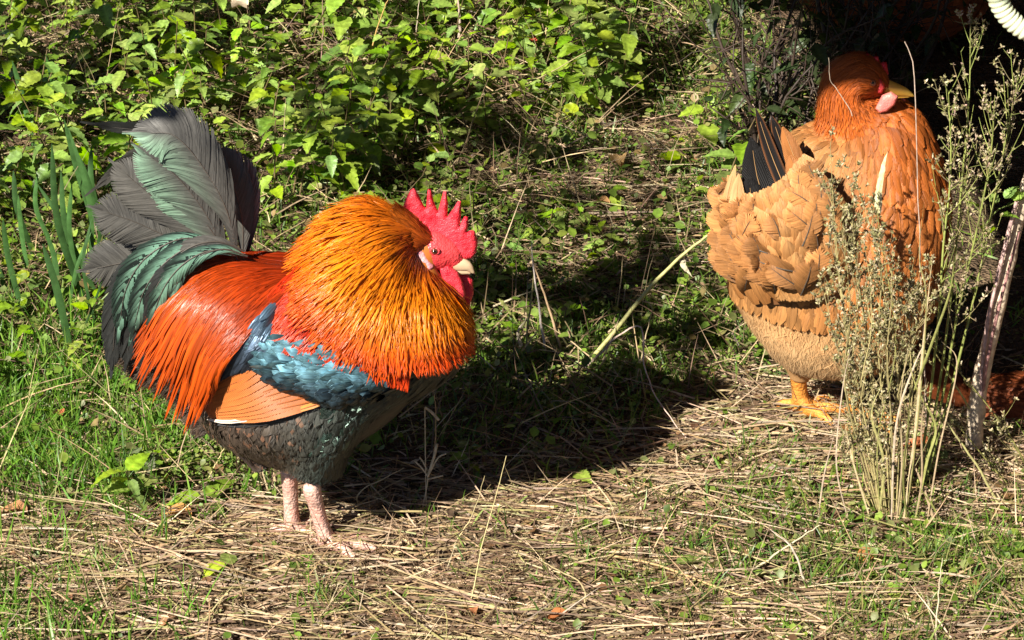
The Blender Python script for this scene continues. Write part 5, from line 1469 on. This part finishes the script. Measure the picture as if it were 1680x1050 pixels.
# lower dry weed in the right foreground
b2 = at(1655, 780)
w3 = empty('dry_weed', b2, 'low dry weed spilling in from the right edge under the rust red bird', 'plant')
S3 = [poly([(1700, 800), (1660, 720), (1600, 640), (1540, 575)], np.linspace(b2[1], b2[1] - .03, 4), 12), poly([(1690, 830), (1640, 780), (1590, 720), (1565, 690)], b2[1], 12)]
weed(w3, S3, 16, .05, DRYG, .7, HEADC, up0=.1, rad=.0018)

# woody stick
ps = at(1604, 735); YS = float(ps[1])
stick = empty('woody_stick', ps, 'pinkish barked woody stick leaning right in front of the black shade', 'stick')
def rough_tube(c, r0, r1, mat, parent, col, name, S=12, amp=.12):
    K = len(c); rad = np.linspace(r0, r1, K)[None] * (1 + rng.normal(0, amp * .5, (1, K)))
    V, F = tubes(c[None], rad, S)
    V = V + rng.normal(0, r1 * amp * .5, V.shape)
    return obj_np(name, V, F, mat, parent, col)
rough_tube(poly([(1598, 730), (1606, 640), (1628, 540), (1652, 440), (1676, 340), (1700, 250)], np.linspace(YS, YS - .03, 6), 26), .0145, .0085, M_BARK, stick, (.72, .58, .42), 'trunk')
rough_tube(poly([(1608, 660), (1612, 600), (1622, 520), (1640, 440), (1668, 330)], np.linspace(YS - .012, YS - .045, 5), 20), .0045, .003, M_BARK, stick, (.62, .42, .38), 'branch')
rough_tube(poly([(1612, 640), (1620, 590), (1640, 500), (1672, 380)], np.linspace(YS - .015, YS - .06, 4), 20), .0035, .002, M_BARK, stick, (.46, .24, .22), 'branch')
# little vine with leaflets over the stick
vine = empty('vine', P(1640, 420, YS - .03), 'small bright green trefoil shoot crossing the woody stick at the right edge', 'plant')
V, F = tubes(poly([(1600, 400), (1630, 350), (1660, 335), (1695, 318)], YS - .04, 8)[None], np.full((1, 8), .0012), 4); obj_np('stem', V, F, M_STEM, vine, (.16, .22, .05))
for (x, y, s, a, t) in ((1612, 345, .030, 2.6, .2), (1632, 335, .026, 1.2, .3), (1648, 325, .030, .3, .2), (1640, 352, .030, -.7, -.3), (1622, 372, .042, -2.2, -.3), (1665, 330, .034, .6, .2), (1690, 312, .04, .2, .1)):
    o = bpy.data.objects.new('leaf', random.choice(LEAVES[:2])); o.parent = vine; o.location = P(x, y, YS - .045) - np.array(vine.location); o.scale = (s, s, s)
    o.rotation_euler = (.5 + t, random.uniform(-.3, .3), a - 1.2); COL.objects.link(o)

# corrugated pale hose hung on a post outside the frame
hose = empty('corrugated_hose', P(1735, 0, .16), 'pale ribbed plastic hose loop showing in the top right corner', 'hose')
an = np.linspace(-math.pi, math.pi, 260)
hc0 = P(1734, -34, .16); cen = hc0 + np.stack([np.cos(an) * .088, np.sin(an * 2) * .004, np.sin(an) * .088], -1)
V, F = tubes(cen[None], (  .0145 + .0009 * np.sign(np.sin(np.arange(260) * math.pi / 2 + .3)))[None], 18)
mh, nth, bh, _ = new_mat('ribbed_plastic'); bh.inputs['Base Color'].default_value = (.62, .66, .45, 1); bh.inputs['Roughness'].default_value = .4; bh.inputs['Subsurface Weight'].default_value = .1
obj_np('loop', V, F, mh, hose)
pp = P(1800, 0, .20)
post = empty('hanging_post', (pp[0] + .03, .22, 0), 'wooden post carrying the pale hose loop, outside the right edge', 'post')
box('timber', (pp[0] - .005, .20, -.05), (pp[0] + .075, .28, RZ - .11), M_BARK, post, (.26, .19, .13))
V, F = tubes(np.array([[[pp[0] + .01, .22, hc0[2] + .08], [pp[0] - .02, .17, hc0[2] + .075], [pp[0] - .05, .155, hc0[2] + .08], [pp[0] - .055, .155, hc0[2] + .095]]]), np.full((1, 4), .003), 6)
obj_np('hook', V, F, M_CLAW, post)

# dark leafless twigs behind the tail of the hen, in the shade
tb = at(1330, 235)
bush = empty('twiggy_bush', tb, 'near-black tangle of twigs and leaves in the shade behind the buff hen', 'bush')
gt = Geo()
tips = []
for i in range(64):
    x0 = random.uniform(1215, 1500); y0 = random.uniform(150, 300) if x0 < 1330 else random.uniform(60, 200)
    p0 = at(x0, y0)
    an_ = random.uniform(-1, 1); h = random.uniform(.12, .38)
    d = np.array([math.sin(an_) * .8, random.uniform(-.5, .3), 1.0]) * h
    pts = np.array([p0, p0 + d * .35 + rng.normal(0, .012, 3), p0 + d * .7 + rng.normal(0, .02, 3), p0 + d + rng.normal(0, .03, 3)])
    c = cr(pts, np.linspace(0, 1, 10)); V, F = tubes(c[None], np.linspace(.0055, .0012, 10)[None] * random.uniform(.6, 1.3), 5)
    obj_np('branch', V, F, M_STEM, bush, np.array([.045, .030, .022]) * random.uniform(.7, 1.3))
    n = 9; f = rng.integers(3, 10, n); b = c[f]; dd = nrm(rng.normal(0, 1, (n, 3)) + np.array([0, 0, .5])) * rng.uniform(.03, .11, (n, 1))
    br = b[:, None] + dd[:, None] * np.linspace(0, 1, 4)[None, :, None] + rng.normal(0, .004, (n, 4, 3)) * np.array([0, 1, 1, 1])[None, :, None]
    V, F = tubes(br, np.repeat(np.array([[.0015, .0012, .0009, .0004]]), n, 0), 4); gt.add(V, F, np.repeat(palette([(.04, .028, .02), (.06, .04, .03)], n), 16, 0)); tips.append(br[:, -1]); tips.append(br[:, 2])
o = gt.build('twigs', M_STEM, bush); o['kind'] = 'stuff'
tips = np.concatenate(tips); tips = tips[rng.permutation(len(tips))[:330]]
k = 0
for p in tips[:295]:
    o = bpy.data.objects.new('leaf', LEAF_DARK); o.parent = bush; o.location = Vector(p) - bush.location; s = random.uniform(.022, .055); o.scale = (s, s, s)
    o.rotation_euler = (random.uniform(-.9, .5), random.uniform(-.6, .6), random.random() * 6.3); COL.objects.link(o)

# ---- single stalks and straws one can point at
def stalk(pts, Y, r, col, label, cat='stalk', K=16, sharp=False, name='dry_stalk', r1=None, flat=False, mat=None):
    pts = np.array(pts, float); Yv = np.interp(np.linspace(0, 1, len(pts)), [0, 1], Y) if not np.isscalar(Y) else np.full(len(pts), Y)
    W = P(pts[:, 0], pts[:, 1], Yv)
    t = np.linspace(0, 1, K)
    if sharp: c = np.stack([np.interp(t, np.linspace(0, 1, len(W)), W[:, j]) for j in range(3)], -1)
    else: c = cr(W, t)
    c = c + rng.normal(0, .0005, c.shape)
    rad = np.linspace(r, r * .35 if r1 is None else r1, K)
    if flat:
        tan = nrm(np.gradient(c, axis=0)); sd = nrm(np.cross(tan, nrm(np.array([random.uniform(-.6, .6), -1, .3]))))
        V, F, fu = ribbons(c[None], (sd * (rad * shape_w('blade', t) * 1.2)[:, None])[None], nrm(np.cross(sd, tan))[None], 3, .4)
    else: V, F = tubes(c[None], rad[None], 6)
    o = obj_np(name, V, F, mat or M_STRAW, None, col); tag(o, label, cat); return o
def gy(px, py): return float(G(px, py)[1])
PALE = (.62, .50, .32); YEL = (.55, .46, .20); PNK = (.62, .46, .38)
Ya = gy(945, 618)
stalk([(943, 620), (1000, 555), (1060, 480), (1112, 425), (1150, 395), (1185, 365)], (Ya, Ya + .04), .0044, (.46, .44, .17), 'thick yellow green stalk slanting up to the right between the two standing birds', r1=.0018)
stalk([(950, 612), (985, 580), (1015, 550), (1052, 536), (1056, 590), (1070, 640), (1098, 682), (1120, 712), (1165, 752)], (Ya, gy(1165, 752)), .0020, PNK, 'pale broken stalk arching over and down towards the bare strip', K=30)
stalk([(1036, 650), (1050, 600), (1062, 540), (1072, 505), (1058, 492)], (gy(1036, 655), Ya), .0016, (.45, .36, .20), 'thin bent stalk with a hooked top under the thick slanting one', sharp=True)
stalk([(1118, 425), (1124, 440), (1137, 455)], Ya + .03, .0050, (.68, .60, .42), 'scrap of pale dry blade hanging from the thick slanting stalk', flat=True)
Yb = gy(890, 600)
for pts, col, l, r, fl in (([(925, 588), (905, 520), (885, 460), (868, 408)], (.50, .34, .20), 'brown topped dry stalk leaning left, tallest right of the red wattles', .0028, False),
                       ([(895, 575), (886, 520), (878, 460), (872, 400)], (.68, .58, .52), 'whitish dry stalk beside the brown topped one', .0026, False),
                       ([(862, 575), (868, 520), (874, 470), (876, 430)], (.34, .30, .12), 'olive stalk left of the whitish one', .0022, False),
                       ([(856, 572), (850, 545), (866, 520)], (.66, .56, .42), 'short pale folded blade at the foot of the olive stalk', .0040, True),
                       ([(945, 590), (915, 540), (900, 500)], (.45, .40, .16), 'short yellow stub leaning left at the foot of the stalk group', .0026, False),
                       ([(820, 490), (835, 510), (855, 535)], (.42, .44, .14), 'yellow green blade fallen against the stalk group', .0030, True)):
    stalk(pts, (Yb, Yb + .02), r, col, l, flat=fl, name='dry_stalk')
# finger grass in the foreground
Yc = gy(705, 850)
fg = empty('finger_grass', at(705, 850), 'thin foreground grass with finger-like seed spikes against the black shadow', 'grass')
for pts, r in (([(700, 860), (698, 760), (697, 668)], .0009), ([(697, 668), (708, 676), (720, 689)], .0022), ([(690, 850), (700, 800), (702, 782)], .001), ([(702, 782), (712, 750), (717, 728)], .0022), ([(702, 782), (718, 752), (732, 744)], .0014),
               ([(702, 782), (692, 768), (680, 756)], .0014), ([(702, 786), (715, 783), (727, 780)], .0014), ([(700, 770), (694, 758), (688, 750)], .0013)):
    V, F = tubes(poly(pts, Yc, 8)[None], np.full((1, 8), r), 5); obj_np('spike', V, F, M_STRAW, fg, (.60, .50, .34))
for pts, col, l, r in (([(770, 1000), (790, 900), (812, 820), (831, 748)], (.62, .52, .26), 'long yellow straw standing in the foreground right of the finger grass', .0013),
                    ([(828, 735), (860, 745), (885, 758), (900, 772)], (.42, .44, .14), 'short arched green yellow stem at the edge of the black shadow', .0026),
                    ([(600, 845), (585, 820), (600, 800), (630, 785), (662, 768)], (.60, .48, .28), 'bent straw crossing the shadow just right of the pink legs', .0015),
                    ([(570, 782), (590, 795), (610, 808)], (.66, .54, .38), 'short thick straw tip poking into the shadow by the pink legs', .0020),
                    ([(555, 870), (600, 840), (660, 815), (720, 800)], (.58, .44, .24), 'long straw leaning right behind the pink feet', .0012),
                    ([(610, 820), (640, 850), (665, 870)], (.62, .50, .30), 'straw crossing downward right of the pink feet', .0014),
                    ([(740, 900), (775, 845), (796, 780)], (.56, .46, .24), 'slim straw left of the long yellow standing one', .0011),
                    ([(510, 905), (509, 860), (510, 825)], (.56, .46, .30), 'upright short straw in front of the pink feet', .0010),
                    ([(560, 930), (640, 905), (700, 870)], (.55, .42, .22), 'flat straw in the foreground right of the toes', .0013),
                    ([(960, 1000), (955, 960), (905, 930), (880, 915)], (.60, .48, .26), 'bent straw in the lower middle of the picture', .0016),
                    ([(1000, 935), (1080, 945), (1180, 975), (1260, 1000)], (.52, .36, .16), 'long thick ochre straw lying in the lower middle', .0022),
                    ([(1010, 800), (1080, 840), (1150, 870), (1230, 885)], (.50, .42, .18), 'long olive straw lying below the bare strip', .0018),
                    ([(1060, 910), (1072, 890), (1140, 870)], (.52, .36, .18), 'curled brown straw at the lower right of centre', .0016),
                    ([(1055, 887), (1075, 888), (1096, 888)], (.66, .54, .36), 'short flat pale straw segment at the lower right of centre', .0030),
                    ([(1320, 955), (1300, 900), (1265, 870)], (.62, .52, .42), 'pale folded straw left of the green grass at the lower right', .0022),
                    ([(1230, 940), (1300, 890), (1345, 862)], (.60, .50, .32), 'pale straw slanting up to the right at the lower right', .0020),
                    ([(1535, 1050), (1540, 970), (1546, 915)], (.66, .56, .38), 'upright pale straw at the bottom edge, right', .0016),
                    ([(60, 905), (150, 890), (250, 872), (385, 885)], (.56, .42, .22), 'long thin straw lying near the left edge', .0012),
                    ([(230, 905), (330, 895), (385, 888)], (.62, .48, .26), 'thick pale straw left of the pink feet', .0018),
                    ([(20, 935), (40, 925), (65, 940)], (.58, .44, .26), 'small forked straw at the left edge', .0014),
                    ([(340, 790), (360, 750), (380, 715)], (.60, .50, .24), 'yellow straw rising below the rust wing', .0014),
                    ([(600, 130), (612, 70), (628, 20), (640, -10)], (.56, .36, .12), 'orange brown straw stem high above the golden neck', .0022),
                    ([(680, 90), (684, 40), (688, -10)], (.58, .48, .36), 'pale upright stem at the top edge above the comb', .0018),
                    ([(752, 75), (755, 40), (750, -10)], (.50, .38, .30), 'thick brownish stem at the top edge above the comb', .0050),
                    ([(525, 110), (530, 50), (528, -10)], (.40, .26, .20), 'thin dark stem above the gap between tail and neck', .0016),
                    ([(820, 80), (900, 50), (960, 30), (1010, 12)], (.30, .36, .10), 'long olive stem slanting to the right at the top centre', .0026),
                    ([(770, 195), (840, 150), (900, 120), (980, 75)], (.34, .28, .12), 'long brownish stem slanting up right under the red leaves', .0022)):
    py0 = pts[0][1]
    Yg = gy(pts[0][0], py0)
    if py0 >= 745 and abs(pts[0][1] - pts[-1][1]) < 75: # lies on the ground
        W = G(np.array([p[0] for p in pts]), np.array([p[1] for p in pts])); W[:, 2] = gh(W[:, 0], W[:, 1]) + .012
        c = cr(W, np.linspace(0, 1, 14)); V, F = tubes(c[None], np.linspace(r, r * .6, 14)[None], 6); o = obj_np('straw', V, F, M_STRAW, None, col); tag(o, l, 'straw')
    else:
        stalk(pts, Yg, r, col, l, cat='straw', name='straw')

# dry blades at the foot of the tall weed
tuft = empty('dry_grass_tuft', at(1490, 860), 'bleached dry grass blades, some arching over, at the foot of the tall weed', 'grass')
TB = [([(1480, 870), (1500, 720), (1515, 560), (1530, 420)], 5), ([(1485, 860), (1505, 700), (1520, 500), (1508, 420), (1516, 330)], 3), ([(1500, 860), (1520, 760), (1535, 700), (1505, 640), (1490, 590)], 8),
      ([(1540, 880), (1515, 800), (1490, 740)], 5), ([(1500, 640), (1530, 560), (1558, 480), (1566, 420)], 9), ([(1440, 860), (1450, 760), (1430, 680), (1450, 625)], 6), ([(1470, 865), (1480, 760), (1478, 650), (1500, 520)], 4),
      ([(1462, 860), (1470, 700), (1500, 600), (1530, 540)], 4), ([(1490, 870), (1482, 780), (1490, 700), (1494, 620)], 6), ([(1498, 870), (1512, 790), (1512, 700), (1520, 620)], 4), ([(1430, 860), (1400, 760), (1385, 690)], 4),
      ([(1390, 850), (1372, 760), (1382, 640), (1398, 560)], 3), ([(1560, 890), (1530, 830), (1500, 790)], 4), ([(1340, 870), (1352, 780), (1372, 700)], 3), ([(1520, 860), (1540, 740), (1570, 600), (1545, 560)], 3),
      ([(1445, 860), (1440, 720), (1470, 560), (1440, 350), (1462, 250)], 2)]
for pts, w in TB:
    p = np.array(pts, float); Y0_ = gy(min(max(p[0][0], 1300), 1600), 860); Yv = np.linspace(Y0_, Y0_ + random.uniform(-.03, .05), len(p))
    c = cr(P(p[:, 0], p[:, 1], Yv), np.linspace(0, 1, 20)); tan = nrm(np.gradient(c, axis=0))
    sd = nrm(np.cross(tan, nrm(np.array([random.uniform(-.8, .8), -1, .3]))))
    V, F, fu = ribbons(c[None], (sd * (min(w, 5) * .42 / 1000 * shape_w('blade', np.linspace(0, 1, 20)))[:, None])[None], nrm(np.cross(sd, tan))[None], 3, .5)
    obj_np('blade', V, F, M_STRAW, tuft, np.array(random.choice([(.46, .36, .21), (.38, .28, .17), (.34, .31, .12), (.46, .36, .26), (.26, .26, .08)])), fu)
# the slim dry leaf standing against the orange chest
stalk([(1440, 350), (1442, 320), (1450, 270), (1456, 248)], YW + .06, .0060, (.66, .60, .34), 'slim pale dry leaf standing against the buff hen\'s orange chest', flat=True, name='dry_stalk')
stalk([(1400, 190), (1375, 150), (1362, 130), (1360, 95)], YW + .08, .0008, (.50, .40, .30), 'thin wiry white stem in front of the buff hen\'s cheek')
stalk([(1520, 700), (1512, 500), (1506, 300), (1500, 120), (1484, 68)], YW + .03, .0010, (.50, .38, .30), 'long thin pale stem rising past the tip of the hen\'s beak', r1=.0008)
stalk([(1610, 700), (1560, 620), (1535, 580)], gy(1610, 740), .0022, (.50, .42, .16), 'yellow stem slanting left beside the foot of the woody stick')
stalk([(1640, 830), (1600, 760), (1550, 690), (1520, 650)], gy(1640, 830), .0024, (.46, .42, .18), 'yellow stem slanting left in front of the rust red bird')

# a bough that hangs over the place from the left, above the frame; its leaves drop the single dark shadows on the bank
bough = empty('overhanging_bough', (-2.5, -.6, 0), 'leafy bough reaching in from a tree at the left, above the frame', 'tree')
BZ = 1.75
spots = [(600, 215), (640, 250), (575, 260), (690, 235), (730, 280), (860, 190), (885, 205), (925, 250), (940, 330), (900, 390), (1060, 125), (1100, 65), (1000, 60), (1140, 90), (660, 185), (760, 190),
         (250, 60), (480, 160), (1080, 330), (1100, 400), (840, 260), (700, 40), (1010, 440), (960, 470), (1090, 470), (870, 450), (1040, 520),
         (820, 480), (860, 500), (900, 520), (940, 500), (960, 530), (1000, 490), (1050, 470), (1120, 520), (1000, 560), (860, 560), (1140, 440), (790, 440), (1080, 560), (1150, 570), (910, 570), (830, 540), (1040, 430), (1120, 480)]  # last rows: extra leaf clusters added to darken the ground between the birds
sp = []
keep_lit = []                                             # no leaf of the bough stands between the sun and the birds' lit parts
for q_ in ((235, 205, -.05), (300, 260, -.04), (220, 300, -.01), (180, 350, 0), (330, 330, -.02), (600, 330, 0), (700, 330, 0), (560, 400, -.08), (400, 480, -.1), (700, 480, -.08)):
    w_ = P(*q_); keep_lit.append(w_ + SUN_D * (w_[2] / -SUN_D[2]))
for q_ in ((1350, 170, YH - .05), (1420, 180, YH - .06), (1300, 350, YH - .15), (1220, 400, YH - .08), (1240, 200, YH - .1), (1400, 300, YH - .12), (1300, 500, YH - .12)):
    w_ = P(*q_); keep_lit.append(w_ + SUN_D * (w_[2] / -SUN_D[2]))
for (px, py) in spots:
    if min(np.linalg.norm(G(px, py)[:2] - k_[:2]) for k_ in keep_lit) < .13: continue
    g0 = G(px, py); z = BZ + random.uniform(-.12, .12); sp.append(g0 - SUN_D * (z / -SUN_D[2]))
sp = np.array(sp)
rough_tube(np.array([[-2.5, -.6, -.1], [-2.47, -.6, .9], [-2.5, -.55, 1.9], [-2.42, -.5, 2.9]]), .11, .07, M_BARK, bough, (.20, .16, .12), 'trunk')
cx = sp[np.argsort(sp[:, 0])]
main = cr(np.array([[-2.46, -.58, 1.5], [-1.9, -.5, 1.72], [-1.2, -.35, 1.86], [-.6, -.35, 1.84], [-.25, -.4, 1.80]]), np.linspace(0, 1, 30))
rough_tube(main, .022, .005, M_BARK, bough, (.20, .16, .12), 'limb')
big = leaf_mesh('tree_leaf', (.08, .14, .03), W=.62, fold=.15, droop=.2, seed=33)
for s in sp:
    j = int(np.argmin(np.linalg.norm(main - s, axis=1))); j = max(0, j - 2)
    mid = (main[j] + s) / 2 + rng.normal(0, .03, 3)
    rough_tube(cr(np.array([main[j], mid, s]), np.linspace(0, 1, 10)), .004, .0015, M_BARK, bough, (.18, .14, .10), 'twig', S=6)
    for q in range(random.choice((3, 4, 5))):
        o = bpy.data.objects.new('leaf', big); o.parent = bough
        o.location = Vector(s + rng.normal(0, .035, 3)) - bough.location; z = random.uniform(.08, .12); o.scale = (z, z, z)
        o.rotation_euler = (random.uniform(-.7, .2), random.uniform(-.4, .4), random.random() * 6.3); COL.objects.link(o)
